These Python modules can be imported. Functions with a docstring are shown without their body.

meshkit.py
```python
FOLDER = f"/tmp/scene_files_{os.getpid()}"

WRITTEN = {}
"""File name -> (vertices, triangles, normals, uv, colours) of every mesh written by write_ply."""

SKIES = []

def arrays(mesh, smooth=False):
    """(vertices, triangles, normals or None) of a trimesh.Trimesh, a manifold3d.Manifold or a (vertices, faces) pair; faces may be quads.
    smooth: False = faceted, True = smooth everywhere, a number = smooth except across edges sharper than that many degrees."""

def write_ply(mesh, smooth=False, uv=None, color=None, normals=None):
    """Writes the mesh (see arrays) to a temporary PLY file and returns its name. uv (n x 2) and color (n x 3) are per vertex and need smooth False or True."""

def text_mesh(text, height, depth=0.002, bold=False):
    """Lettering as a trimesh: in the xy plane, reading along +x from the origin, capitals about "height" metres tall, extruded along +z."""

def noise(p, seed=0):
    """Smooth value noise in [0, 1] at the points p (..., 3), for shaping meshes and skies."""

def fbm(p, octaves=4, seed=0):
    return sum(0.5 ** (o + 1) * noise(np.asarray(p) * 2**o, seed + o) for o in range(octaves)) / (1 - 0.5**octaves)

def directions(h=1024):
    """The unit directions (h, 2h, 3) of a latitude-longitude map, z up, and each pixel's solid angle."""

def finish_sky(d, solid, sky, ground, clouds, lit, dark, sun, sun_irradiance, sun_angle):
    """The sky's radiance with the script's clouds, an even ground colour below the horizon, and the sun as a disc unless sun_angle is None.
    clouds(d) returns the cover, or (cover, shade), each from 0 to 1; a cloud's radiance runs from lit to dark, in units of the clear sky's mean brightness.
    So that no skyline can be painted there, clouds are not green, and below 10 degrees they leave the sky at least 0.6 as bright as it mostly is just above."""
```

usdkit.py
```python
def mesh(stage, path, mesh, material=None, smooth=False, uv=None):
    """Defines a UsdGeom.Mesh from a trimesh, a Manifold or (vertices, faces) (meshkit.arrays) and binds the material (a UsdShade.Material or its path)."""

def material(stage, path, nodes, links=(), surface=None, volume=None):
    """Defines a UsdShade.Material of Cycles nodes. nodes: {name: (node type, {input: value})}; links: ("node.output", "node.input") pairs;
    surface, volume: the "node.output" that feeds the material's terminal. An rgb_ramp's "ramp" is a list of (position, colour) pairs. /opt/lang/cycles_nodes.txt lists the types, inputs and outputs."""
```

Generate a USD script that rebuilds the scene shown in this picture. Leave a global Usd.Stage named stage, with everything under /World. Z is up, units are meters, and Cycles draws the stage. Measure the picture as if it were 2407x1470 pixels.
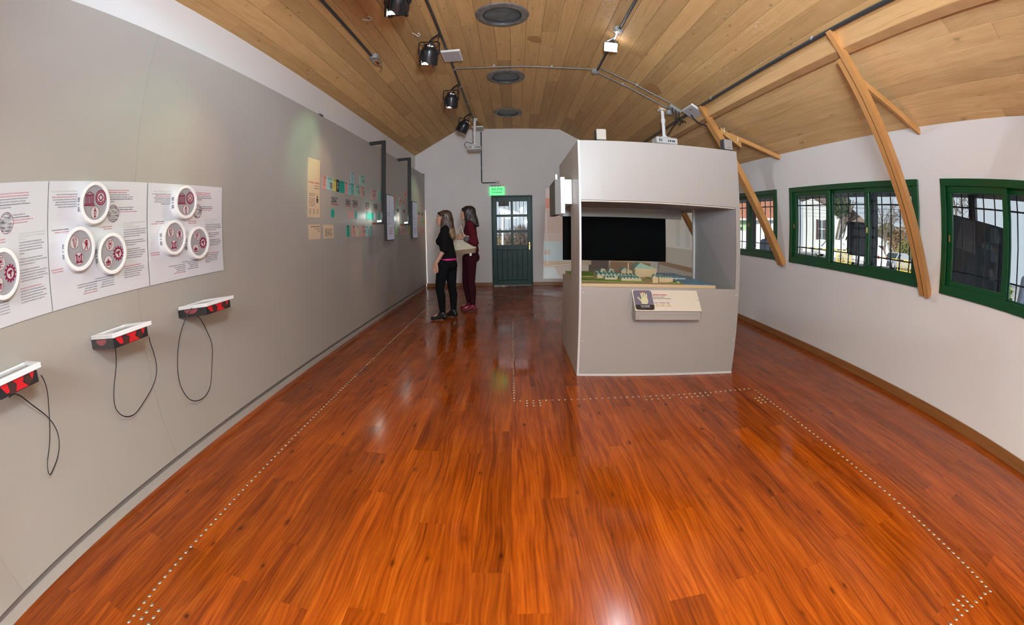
"""An exhibition hall under a boarded ceiling: grey partition with boards and timeline, display kiosk, barred windows, two visitors.

Everything is laid out in metres in a straight room (x across, y along, z up, the photographer's spot at x = y = 0). The photograph shows that
room bowed: its long walls bend in towards the near end and the roof sinks there. bow_in / bow_out give every point its place in the bowed
room and in the street beside it; every mesh is built, in depth and all round, in that one place.
"""
import math, random
import numpy as np, trimesh, shapely.geometry as sg, shapely.affinity as sa, manifold3d as m3
from shapely.ops import unary_union
import usdkit, meshkit
from pxr import Usd, UsdGeom, UsdLux, UsdShade, Gf, Sdf, Vt

stage = Usd.Stage.CreateInMemory()
UsdGeom.Xform.Define(stage, '/World')
UsdGeom.Scope.Define(stage, '/World/Looks')
RNG = np.random.default_rng(7)

# ---------------------------------------------------------------- camera, sky, lights
ROLL = math.radians(-0.811)
cam = UsdGeom.Camera.Define(stage, '/World/camera')
_c, _s = math.cos(ROLL), math.sin(ROLL)
cam.AddTransformOp().Set(Gf.Matrix4d(_c, 0, _s, 0, -_s, 0, _c, 0, 0, -1, 0, 0, 0, 0, 1.3, 1))
cam.CreateHorizontalApertureAttr(36.0)
cam.CreateFocalLengthAttr(13.909)
cam.CreateHorizontalApertureOffsetAttr(-0.0745)
cam.CreateVerticalApertureOffsetAttr(-2.863)
cam.CreateClippingRangeAttr((0.05, 500.0))
cam.CreateFStopAttr(0.0)
EXPOSURE = 0.9
cam.CreateExposureAttr(EXPOSURE)

sky = UsdLux.DomeLight.Define(stage, '/World/sky')
sky.CreateIntensityAttr(0.13)
sky.CreateColorAttr(Gf.Vec3f(0.80, 0.90, 1.0))

sun = UsdLux.DistantLight.Define(stage, '/World/sun')
sun.CreateIntensityAttr(110.0)
sun.CreateAngleAttr(6.0)
sun.CreateColorAttr(Gf.Vec3f(1.0, 0.95, 0.86))
sun.AddRotateXYZOp().Set(Gf.Vec3f(0.0, -48.0, 25.0))


def ball_light(name, at, radius, power, color):
    l = UsdLux.SphereLight.Define(stage, '/World/' + name)
    l.AddTranslateOp().Set(Gf.Vec3d(*at)); l.CreateRadiusAttr(radius); l.CreateIntensityAttr(power); l.CreateColorAttr(Gf.Vec3f(*color))
    return l


def spot_light(name, at, aim, angle, radius, power, color, soft=0.6):
    l = ball_light(name, at, radius, power, color)
    d = np.asarray(aim, float) - np.asarray(at, float); d /= np.linalg.norm(d)
    z = -d; x = np.cross([0, 1, 0.01], z); x /= np.linalg.norm(x); y = np.cross(z, x)
    l.ClearXformOpOrder()
    l.AddTransformOp(opSuffix='aim').Set(Gf.Matrix4d(*map(float, (*x, 0, *y, 0, *z, 0, *at, 1))))
    s = UsdLux.ShapingAPI.Apply(l.GetPrim())
    s.CreateShapingConeAngleAttr(angle); s.CreateShapingConeSoftnessAttr(soft)
    return l

# the photographer's flash, held high beside the camera: a bare diffuser, and its head turned up to the left slope and wall
ball_light('flash', (0.25, -0.15, 2.15), 0.16, 108.0, (0.85, 1.04, 1.27))
spot_light('flash_head', (0.15, 0.0, 1.75), (0.20, 0.95, 3.0), 72.0, 0.12, 690.0, (0.89, 1.02, 1.16), 0.75)
# added fill light behind the photographer, standing for no known lamp
ball_light('added_fill_light', (-0.6, -1.3, 2.45), 0.5, 11.0, (0.86, 1.02, 1.20))

BOW_IN = """-1808 9922 0 -876 751 -6084 1842 -1852 7086 -1025 1130 -5219 1095 -11104 0 2254 -1380 3565 -3335 3531 -333 1475 -2176 193 91 580 0 -1005 1091 4102 861 -2987 -13013 -369 1873 9019 -20 996 0 -509 -799 -3450 1381 2261 8470 -418 -1422
-5345 -38 -225 0 607 482 845 -1260 -1311 -1144 387 811 275 9 -31 0 -183 -180 229 421 470 -1173 -156 -284 1006 -5578 1667 0 6130 -1394 1697 -6579 3528 -7050 1016 -2052 4028 4126 -2317 0 -1163 2353 -3946 1596 -6165 8761 -686 3631
-4350 227 -693 0 -7899 -1328 1123 8990 3867 39 -992 -2347 -1231 -267 -178 0 5105 953 241 -5565 -2795 -1107 359 1719 1135 -93 363 0 -718 -722 -32 136 1888 -618 634 -1131 495 58 -116 0 -424 494 -406 1013 -1174 1467 -587 688 -1055
-917 2598 0 -3106 -1146 443 4340 858 -3645 -1653 18 2279 131 -2705 0 4397 2252 -1830 -7400 -2060 2119 3717 312 -692 183 -721 0 -2286 -1955 203 6263 2504 4734 -4430 -937 -4080 13 -126 0 2896 1073 750 -7760 -1603 -3649 5040 744 2594
9 444 0 -2822 -233 -222 6487 367 -41 -3700 -201 370 -41 -149 0 1462 -118 -118 -3079 282 1014 1613 -158 -956 -671 -430 0 -2370 27 739 4651 835 -936 -2133 -649 55 183 471 0 1700 -126 -1924 -5004 -1257 4210 3197 975 -1877 91 76 0
2899 161 2806 -2091 572 -7673 -1018 -378 4493 98 -37 0 -2930 -58 -2324 2825 -176 5842 337 34 -3370 -102 -94 0 1057 -89 998 -932 177 -1898 -205 -27 870 26 54 0 228 53 -12 -620 -58 -448 373 19 460 218 -376 0 176 1564 1087 37 -2713
-1704 -438 1329 602 -231 489 0 90 -2831 -1726 564 4890 2825 -381 -2364 -904 48 -102 0 -480 2070 786 -2052 -3589 -879 2572 1680 -230 -80 147 0 267 -1632 -97 2542 2889 -1071 -2914 -1369 1408 98 -202 0 -28 1108 -170 -1441 -2030 1528
1491 1003 -1458 -48 128 0 96 -581 49 126 1059 -550 -187 -544 525 90 157 0 -2073 -929 -748 5249 586 2481 -3089 29 -1502 -132 -221 0 4984 1602 1634 -12254 -889 -4998 7149 -136 2888 90 36 0 -5730 -823 -1648 13830 5 4218 -8082 426
-2130 -88 -100 0 4693 813 1259 -11354 -657 -2308 6722 126 779 57 141 0 -2302 -716 -565 5685 1024 497 -3445 -469 164 -23 -128 0 661 609 162 -1596 -1060 24 965 552 -190"""
BOW_OUT = """834 1639 -45 -125 -271 501 322 554 -81 35114 53896 1457 5913 9422 16338 -11310 -16007 432 -82056 -133023 3851 -25171 -44828 -35379 49739 82098 -1615 94022 155994 -3414 38635 71719 37331 -78938 -139524 1541 -39749 -67029 1082
-19504 -37126 -14608 40218 74547 -306 763 2123 -5 235 -11 412 400 830 159 16431 51939 798 2041 9462 7448 -13435 -24964 -2285 -61625 -149550 -226 -18431 -51646 -26832 80312 136914 12047 82866 186545 101 38708 91253 33926 -151584
-250466 -22915 -37857 -82804 -236 -24675 -51846 -14640 89475 143545 13627 55 620 9 510 625 53 -399 -443 94 -1983 6897 -46 -4499 -3140 -1289 1874 -2430 -1600 2674 -24911 -912 16716 6239 3415 -100 30425 8432 -864 34833 1951 -24177
-4424 -4575 -6327 -66952 -15832 -75 -16485 -1196 11484 60 2412 4660 40508 9098 -224 -129 25 343 494 -116 107 48 129 2440 806 -384 -2119 -3156 1157 -6444 -6528 -1717 -9129 -5633 1365 3656 6681 -4252 38170 44198 8913 13169 9938
-1600 1300 -2210 5832 -74872 -90997 -16625 -6181 -5176 592 -4196 -3005 -2614 45716 56253 9706 -36 -81 2 101 196 -5 24 -1 18 909 879 -1 -415 -912 265 -1801 -2973 -311 -3300 -2762 -62 1445 2058 -511 9134 17647 1344 4155 3579 243
-2554 -2124 -129 -14038 -31593 -2356 -1697 -1566 -198 1417 616 426 6577 17202 1352 -45 -42 8 68 53 -32 61 137 54 688 898 -116 -615 -307 385 -1383 -2399 -580 -2947 -3377 426 1766 614 -1437 7521 11982 2348 4315 4704 -570 -1161 449
1947 -15036 -22451 -4064 -1987 -2129 242 -308 -1111 -874 9506 13446 2378"""

# ---------------------------------------------------------------- the bowed hall
_ci = np.array(BOW_IN.split(), float).reshape(-1, 3) / 1e4
_co = np.array(BOW_OUT.split(), float).reshape(-1, 3) / 1e4
_cheb = np.polynomial.chebyshev.chebvander


def bow_in(p):
    p = np.atleast_2d(np.asarray(p, float))
    q = np.clip(p, [-2.6, -0.55, -0.5], [3.95, 9.8, 3.95])
    g = np.log(q[:, 1] + 1.5); g0, g1 = math.log(0.6), math.log(11.3)
    g = (g - g0) / (g1 - g0) * 2 - 1
    z = q[:, 2] / 3.0
    b = np.einsum('ni,nj,nk->nijk', _cheb((q[:, 0] - 0.7) / 3.2, 5), _cheb(g, 5), np.stack([z ** 0, z, z ** 2, z ** 3], 1)).reshape(len(p), -1)
    return p + b @ _ci


def bow_out(p):
    p = np.atleast_2d(np.asarray(p, float))
    x = np.maximum(p[:, :1], 3.7)
    s = 3.6 / x[:, 0]
    c = (p[:, 2] - 1.3) / x[:, 0] * 2
    u = np.clip(p[:, 1] / x[:, 0], -0.5, 2.3)
    b = np.einsum('ni,nj,nk->nijk', _cheb((u - 0.95) / 1.3, 5), np.stack([s ** j for j in range(5)], 1), np.stack([c ** 0, c, c ** 2], 1)).reshape(len(p), -1)
    return (b @ _co) * x + (p - np.stack([x[:, 0], u * x[:, 0], p[:, 2]], 1))


BOWS = {'in': bow_in, 'out': bow_out, None: lambda p: np.atleast_2d(np.asarray(p, float))}

# ---------------------------------------------------------------- things, parts, meshes
_names = {}


def numbered(parent, name):
    k = _names.get((parent, name), 0)
    _names[(parent, name)] = k + 1
    return name if k == 0 else f'{name}_{k:03d}'


class Node:
    def __init__(self, path, base, bend):
        self.path, self.base, self.bend = path, np.asarray(base, float), bend

    @property
    def prim(self):
        return stage.GetPrimAtPath(self.path)


def tag(n, label=None, cat=None, group=None, kind=None):
    for k, v in (('label', label), ('category', cat), ('group', group), ('kind', kind)):
        if v:
            n.prim.SetCustomDataByKey(k, v)
    return n


def thing(name, label, cat, at, group=None, kind=None, bend='in'):
    base = BOWS[bend](at)[0]
    path = '/World/' + numbered('/World', name)
    x = UsdGeom.Xform.Define(stage, path)
    x.AddTranslateOp().Set(Gf.Vec3d(*map(float, base)))
    return tag(Node(path, base, bend), label, cat, group, kind)


def put(name, mesh, mat, parent=None, smooth=False, size=None, uv=None, tone=None, label=None, cat=None, group=None, kind=None, bend='in', at=None):
    """One mesh prim under parent, or a top-level thing with its origin at `at`."""
    if parent is not None:
        bend, base, root = parent.bend, parent.base, parent.path
    else:
        base, root = (BOWS[bend](at)[0] if at is not None else np.zeros(3)), '/World'
    v, f = vf(mesh)
    if size:
        v, f = trimesh.remesh.subdivide_to_size(v, f, size, max_iter=14)
    w = BOWS[bend](v) - base
    path = root + '/' + numbered(root, name)
    g = usdkit.mesh(stage, path, trimesh.Trimesh(w, f, process=False) if smooth else (w, f), mat, smooth=smooth, uv=uv)
    if tone is not None:
        UsdGeom.PrimvarsAPI(g).CreatePrimvar('tone', Sdf.ValueTypeNames.FloatArray, 'vertex').Set(Vt.FloatArray([float(tone)] * len(g.GetPointsAttr().Get())))
    if parent is None and at is not None:
        g.AddTranslateOp().Set(Gf.Vec3d(*map(float, base)))
    return tag(Node(path, base, bend), label, cat, group, kind)


def vf(m):
    if isinstance(m, list):
        return join(m)
    if hasattr(m, 'to_mesh'):
        k = m.to_mesh()
        return np.array(k.vert_properties[:, :3], float), np.array(k.tri_verts)
    if isinstance(m, tuple):
        v, f = np.asarray(m[0], float), np.asarray(m[1], int)
        return (v, np.vstack([f[:, [0, 1, 2]], f[:, [0, 2, 3]]])) if f.shape[1] == 4 else (v, f)
    return np.array(m.vertices), np.array(m.faces)


def join(ms):
    vs, fs, n = [], [], 0
    for m in ms:
        v, f = vf(m)
        vs.append(v); fs.append(f + n); n += len(v)
    return np.vstack(vs), np.vstack(fs)


_BOXF = np.array([[0, 2, 3], [0, 3, 1], [4, 5, 7], [4, 7, 6], [0, 1, 5], [0, 5, 4], [2, 6, 7], [2, 7, 3], [0, 4, 6], [0, 6, 2], [1, 3, 7], [1, 7, 5]])


def box(x0, x1, y0, y1, z0, z1):
    return np.array([(x, y, z) for x in (x0, x1) for y in (y0, y1) for z in (z0, z1)], float), _BOXF


def cbox(x0, x1, y0, y1, z0, z1, c=0.004):
    """A box with chamfered edges."""
    P = []
    for a in (0, 1):
        for b in (0, 1):
            for d in (0, 1):
                p = np.array([(x0, x1)[a], (y0, y1)[b], (z0, z1)[d]], float)
                i = np.array([(1, -1)[a], (1, -1)[b], (1, -1)[d]]) * c
                for k in range(3):
                    q = p + i; q[k] = p[k]
                    P.append(q)
    h = trimesh.convex.convex_hull(np.array(P))
    return np.array(h.vertices), np.array(h.faces)


def hull(P):
    h = trimesh.convex.convex_hull(np.asarray(P, float))
    return np.array(h.vertices), np.array(h.faces)


def rot(m, axis, deg, about=(0, 0, 0)):
    v, f = vf(m)
    R = trimesh.transformations.rotation_matrix(math.radians(deg), axis)[:3, :3]
    return (v - about) @ R.T + about, f


def move(m, d):
    v, f = vf(m)
    return v + np.asarray(d, float), f


def frame(m, o, a, b, n):
    """Local x, y, z along the vectors a, b, n from o."""
    v, f = vf(m)
    return np.asarray(o, float) + v @ np.array([a, b, n], float), f


def tube(P, r, sides=8):
    P = np.asarray(P, float)
    t = np.gradient(P, axis=0); t /= np.linalg.norm(t, axis=1, keepdims=True) + 1e-12
    up = np.array([0, 0, 1.0]) if abs(t[0][2]) < 0.9 else np.array([1.0, 0, 0])
    rings, a = [], np.cross(t[0], up)
    for p, d in zip(P, t):
        a = a - d * (a @ d); a /= np.linalg.norm(a) + 1e-12
        b = np.cross(d, a)
        k = np.arange(sides) * 2 * math.pi / sides
        rings.append(p + r * (np.cos(k)[:, None] * a + np.sin(k)[:, None] * b))
    v = np.vstack(rings + [P[:1], P[-1:]])
    n, F = len(P), []
    for i in range(n - 1):
        for j in range(sides):
            q = (j + 1) % sides
            F += [(i * sides + j, i * sides + q, (i + 1) * sides + q), (i * sides + j, (i + 1) * sides + q, (i + 1) * sides + j)]
    for j in range(sides):
        q = (j + 1) % sides
        F += [(n * sides, q, j), (n * sides + 1, (n - 1) * sides + j, (n - 1) * sides + q)]
    return v, np.array(F)


def spline(P, n=40):
    from scipy.interpolate import CubicSpline
    P = np.asarray(P, float)
    s = np.r_[0, np.cumsum(np.linalg.norm(np.diff(P, axis=0), axis=1))]
    return CubicSpline(s, P)(np.linspace(0, s[-1], n))


def lathe(profile, n=32):
    """Turned about z; profile of (radius, height)."""
    p = np.asarray(profile, float); k = np.arange(n) * 2 * math.pi / n
    v = np.stack([p[:, None, 0] * np.cos(k), p[:, None, 0] * np.sin(k), np.repeat(p[:, 1:2], n, 1)], -1).reshape(-1, 3)
    F = []
    for i in range(len(p) - 1):
        for j in range(n):
            q = (j + 1) % n
            F += [(i * n + j, i * n + q, (i + 1) * n + q), (i * n + j, (i + 1) * n + q, (i + 1) * n + j)]
    return v, np.array(F)


def extrude(poly, d):
    """A shapely polygon in x, y, from z = 0 to d."""
    parts = [trimesh.creation.extrude_polygon(g, d, engine='earcut') for g in getattr(poly, 'geoms', [poly]) if g.area > 1e-9]
    return join(parts)


def disc_poly(x, y, r, ry=None, n=28):
    return sa.scale(sg.Point(x, y).buffer(1.0, n // 4), r, ry or r, origin=(x, y))


_text = {}


def text(s, h, d=0.0008, bold=False, align='l', width=None):
    """Lettering in x, y with its baseline on y = 0."""
    if (s, bold) not in _text:
        m = meshkit.text_mesh(s, 1.0, 1.0, bold)
        _text[(s, bold)] = (np.array(m.vertices), np.array(m.faces))
    v, f = _text[(s, bold)]
    v = v * [h, h, d]
    if width:
        v = v * [width / max(v[:, 0].max(), 1e-6), 1, 1]
    w = v[:, 0].max()
    return v - [{'l': 0, 'r': w, 'c': w / 2}[align], 0, 0], f


# ---------------------------------------------------------------- materials
_mats = {}


def L(name):
    return '/World/Looks/' + name


def pbr(name, color, rough=0.5, metal=0.0, **kw):
    if name not in _mats:
        _mats[name] = usdkit.material(stage, L(name), {'p': ('principled_bsdf', {'base_color': color, 'roughness': rough, 'metallic': metal, **kw})}, [], surface='p.BSDF')
    return _mats[name]


def mottled(name, c1, c2, scale=3.0, rough=0.5, bump=0.0, detail=4.0, stretch=(1, 1, 1), bump_scale=None, **kw):
    """Plain paint, plaster or cloth whose tone wanders a little."""
    nodes = {'g': ('geometry', {}), 'm': ('mapping', {'scale': stretch}), 'n': ('noise_texture', {'scale': scale, 'detail': detail}),
             'r': ('rgb_ramp', {'ramp': [(0.3, c1), (0.7, c2)]}), 'p': ('principled_bsdf', {'roughness': rough, **kw})}
    links = [('g.position', 'm.vector'), ('m.vector', 'n.vector'), ('n.fac', 'r.fac'), ('r.color', 'p.base_color')]
    if bump:
        nodes['n2'] = ('noise_texture', {'scale': bump_scale or scale * 12, 'detail': 3.0})
        nodes['b'] = ('bump', {'strength': bump, 'distance': 0.004})
        links += [('g.position', 'n2.vector'), ('n2.fac', 'b.height'), ('b.normal', 'p.normal')]
    _mats[name] = usdkit.material(stage, L(name), nodes, links, surface='p.BSDF')
    return _mats[name]


def glow(name, color, strength):
    _mats[name] = usdkit.material(stage, L(name), {'e': ('emission', {'color': color, 'strength': strength})}, [], surface='e.emission')
    return _mats[name]


def wood(name, ramp, across=26.0, along=1.3, knots=0.0, knot_at=(3.2, 1.3), specks=0.0, rough=0.5, patch=0.0, bump=0.12, figure=0.5, tone=(0.75, 1.2), coat=0.0, spec=0.5, warp=0.06, streak=0.5):
    """Boards with the grain along the second st coordinate; the primvar tone makes boards lighter or darker."""
    N = {'uv0': ('uvmap', {'attribute': 'st'}), 'wm': ('mapping', {'scale': (5.0, 1.5, 1)}), 'wn': ('noise_texture', {'scale': 1.0, 'detail': 1.5}), 'uv': ('vector_math', {'math_type': 'multiply_add', 'vector2': (warp, 0.0, 0.0)}),
         'sn': ('noise_texture', {'scale': 1.0, 'detail': 3.0, 'roughness': 0.6}), 'sm0': ('mapping', {'scale': (across * 2.2, along * 0.8, 1)}), 'sr0': ('map_range', {'from_min': 0.58, 'from_max': 0.75, 'to_min': 0.0, 'to_max': streak, 'clamp': True}), 'smx': ('mix_color', {'b': tuple(0.45 * c for c in ramp[0][1])}),
         'm1': ('mapping', {'scale': (across, along, 1)}), 'n1': ('noise_texture', {'scale': 1.0, 'detail': 4.0, 'roughness': 0.55, 'distortion': 2.0}),
         'm2': ('mapping', {'scale': (across * 5, along * 2.2, 1)}), 'n2': ('noise_texture', {'scale': 1.0, 'detail': 3.0, 'roughness': 0.6}),
         'm3': ('mapping', {'scale': (6.5, 0.5, 1)}), 'wd': ('noise_texture', {'scale': 1.0, 'detail': 5.0, 'roughness': 0.6, 'distortion': 1.6}), 'm4': ('mapping', {'scale': (3.6, 0.30, 1)}), 'wv': ('wave_texture', {'wave_type': 'bands', 'bands_direction': 'x', 'scale': 4.5, 'distortion': 11.0, 'detail': 2.5, 'detail_scale': 0.9, 'detail_roughness': 0.6}), 'w': ('mix_float', {'fac': 0.14}),
         'a': ('mix_float', {'fac': figure}), 'b': ('mix_float', {'fac': 0.30}), 'ramp': ('rgb_ramp', {'ramp': ramp}),
         't': ('attribute', {'attribute': 'tone'}), 'tr': ('map_range', {'from_min': 0.0, 'from_max': 1.0, 'to_min': tone[0], 'to_max': tone[1]}),
         'tm': ('mix_color', {'blend_type': 'multiply', 'fac': 1.0, 'use_clamp': False}),
         'p': ('principled_bsdf', {'roughness': rough, 'coat_weight': coat, 'coat_roughness': 0.12, 'specular_ior_level': spec})}
    K = [('uv0.UV', 'wm.vector'), ('wm.vector', 'wn.vector'), ('wn.color', 'uv.vector1'), ('uv0.UV', 'uv.vector3'), ('uv.vector', 'sm0.vector'), ('sm0.vector', 'sn.vector'), ('sn.fac', 'sr0.value'), ('sr0.result', 'smx.fac'), ('ramp.color', 'smx.a'), ('uv.vector', 'm1.vector'), ('m1.vector', 'n1.vector'), ('uv.vector', 'm2.vector'), ('m2.vector', 'n2.vector'), ('uv.vector', 'm3.vector'), ('m3.vector', 'wd.vector'), ('uv.vector', 'm4.vector'), ('m4.vector', 'wv.vector'), ('wd.fac', 'w.a'), ('wv.fac', 'w.b'),
         ('n1.fac', 'a.a'), ('w.result', 'a.b'), ('a.result', 'b.a'), ('n2.fac', 'b.b'), ('b.result', 'ramp.fac'), ('t.fac', 'tr.value'), ('smx.result', 'tm.a'), ('tr.result', 'tm.b')]
    last = 'tm.result'
    if knots:
        N |= {'mk': ('mapping', {'scale': (knot_at[0], knot_at[1], 1)}), 'dn': ('noise_texture', {'scale': 9.0, 'detail': 2.0}), 'dm': ('vector_math', {'math_type': 'multiply_add', 'vector2': (0.12, 0.12, 0.0)}),
              'v': ('voronoi_texture', {'dimensions': '2D', 'feature': 'f1', 'scale': 1.0}), 'kr': ('rgb_ramp', {'ramp': [(0.0, (1, 1, 1)), (0.02, (0.9, 0.9, 0.9)), (0.045, (0.3, 0.3, 0.3)), (0.09, (0, 0, 0))]}),
              'ks': ('math', {'math_type': 'multiply', 'value2': knots}), 'kx': ('separate_color', {}), 'kq': ('math', {'math_type': 'multiply'}), 'kc': ('mix_color', {'b': tuple(0.28 * c for c in ramp[0][1])})}
        K += [('uv.vector', 'mk.vector'), ('uv.vector', 'dn.vector'), ('dn.color', 'dm.vector1'), ('mk.vector', 'dm.vector3'), ('dm.vector', 'v.vector'), ('v.distance', 'kr.fac'), ('kr.color', 'kq.value1'), ('v.color', 'kx.color'), ('kx.r', 'kq.value2'), ('kq.value', 'ks.value1'), ('ks.value', 'kc.fac'), (last, 'kc.a')]
        last = 'kc.result'
    if specks:
        N |= {'s1': ('noise_texture', {'scale': 26.0, 'detail': 4.0, 'roughness': 0.75}), 's2': ('noise_texture', {'scale': 1.1, 'detail': 2.0}), 'sm': ('math', {'math_type': 'multiply_add', 'value2': 0.55}),
              'sr': ('rgb_ramp', {'ramp': [(0.965, (0, 0, 0)), (1.0, (1, 1, 1))]}), 'sk': ('math', {'math_type': 'multiply', 'value2': specks}), 'sc': ('mix_color', {'b': (0.62, 0.60, 0.56)})}
        K += [('uv.vector', 's1.vector'), ('uv.vector', 's2.vector'), ('s2.fac', 'sm.value1'), ('s1.fac', 'sm.value3'), ('sm.value', 'sr.fac'), ('sr.color', 'sk.value1'), ('sk.value', 'sc.fac'), (last, 'sc.a')]
        last = 'sc.result'
    if patch:
        N |= {'g': ('geometry', {}), 'pn': ('noise_texture', {'scale': 1.5, 'detail': 4.0, 'distortion': 0.8}), 'pr': ('map_range', {'from_min': 0.35, 'from_max': 0.68, 'to_min': rough - patch, 'to_max': rough + patch})}
        K += [('g.position', 'pn.vector'), ('pn.fac', 'pr.value'), ('pr.result', 'p.roughness')]
    if bump:
        N['bp'] = ('bump', {'strength': bump, 'distance': 0.002})
        K += [('b.result', 'bp.height'), ('bp.normal', 'p.normal')]
    K.append((last, 'p.base_color'))
    _mats[name] = usdkit.material(stage, L(name), N, K, surface='p.BSDF')
    return _mats[name]


def board(o, a, b, n, w, l, t, seg, chamfer=0.002):
    """A plank from o: width w along a, length l along b, its face on o and thickness t along -n; with st in metres."""
    k = max(1, int(math.ceil(l / seg)))
    ys = np.linspace(0, l, k + 1)
    prof = np.array([(0, -t), (0, -chamfer), (chamfer, 0), (w - chamfer, 0), (w, -chamfer), (w, -t)])
    v = np.array([(x, y, z) for y in ys for x, z in prof])
    m = len(prof); F = []
    for i in range(k):
        for j in range(m):
            q = (j + 1) % m
            F += [(i * m + j, (i + 1) * m + q, (i + 1) * m + j), (i * m + j, i * m + q, (i + 1) * m + q)]
    for j in range(1, m - 1):
        F += [(0, j + 1, j), (k * m, k * m + j, k * m + j + 1)]
    return frame((v, np.array(F)), o, a, b, n)[0], np.array(F), v[:, :2]

# ---------------------------------------------------------------- the room
XL, XP, XR, YE, YB = -2.36, -2.12, 3.60, 9.30, -3.2
white = mottled('white_plaster', (0.70, 0.665, 0.63), (0.76, 0.725, 0.69), 0.8, 0.75, 0.15, bump_scale=14)
grey = mottled('grey_laminate', (0.345, 0.320, 0.280), (0.385, 0.355, 0.310), 0.7, 0.42, specular_ior_level=0.4)
plinth_m = pbr('plinth_grey', (0.16, 0.14, 0.125), 0.5)
dark_gap = pbr('joint_backing_board', (0.11, 0.06, 0.028), 0.9)
floor_w = wood('floor_laminate', [(0.32, (0.092, 0.014, 0.0012)), (0.43, (0.200, 0.034, 0.002)), (0.53, (0.295, 0.057, 0.003)), (0.65, (0.41, 0.095, 0.007))], 10.0, 0.9, knots=0.95, knot_at=(4.6, 2.0), rough=0.21, patch=0.11, bump=0.05, figure=0.55, tone=(0.80, 1.15), spec=0.26, warp=0.09, streak=0.75)
ceil_w = wood('ceiling_pine', [(0.28, (0.46, 0.26, 0.095)), (0.44, (0.55, 0.325, 0.128)), (0.56, (0.61, 0.37, 0.155)), (0.72, (0.67, 0.43, 0.20))], 14.0, 1.0, knots=0.9, knot_at=(5.6, 2.6), specks=1.0, rough=0.7, bump=0.12, figure=0.6, tone=(0.78, 1.10), spec=0.25, warp=0.05, streak=0.3)
ceil_w2 = wood('ceiling_pine_low', [(0.28, (0.50, 0.285, 0.11)), (0.45, (0.62, 0.385, 0.165)), (0.58, (0.70, 0.45, 0.21)), (0.74, (0.76, 0.52, 0.26))], 6.0, 0.5, knots=0.8, knot_at=(2.8, 1.1), specks=0.4, rough=0.65, bump=0.1, figure=0.6, tone=(0.84, 1.10), spec=0.3, warp=0.12, streak=0.3)
beam_w = wood('beam_pine', [(0.25, (0.40, 0.21, 0.075)), (0.45, (0.52, 0.30, 0.125)), (0.75, (0.60, 0.38, 0.18))], 14.0, 0.8, rough=0.55, bump=0.1, tone=(0.85, 1.1), spec=0.3)
strut_w = wood('strut_pine', [(0.22, (0.30, 0.12, 0.035)), (0.42, (0.48, 0.22, 0.065)), (0.75, (0.62, 0.33, 0.12))], 34.0, 0.7, rough=0.5, bump=0.2, tone=(0.85, 1.1), spec=0.35)
skirt_w = wood('skirting_wood', [(0.22, (0.13, 0.045, 0.012)), (0.45, (0.26, 0.095, 0.022)), (0.75, (0.36, 0.15, 0.04))], 40.0, 0.8, rough=0.35, tone=(0.85, 1.1))


def shell(name, mesh, m, label, parent=None, size=0.35, kind='structure', **k):
    return put(name, mesh, m, parent, size=size, smooth=30, label=label, kind=kind if parent is None else None, **k)


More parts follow.
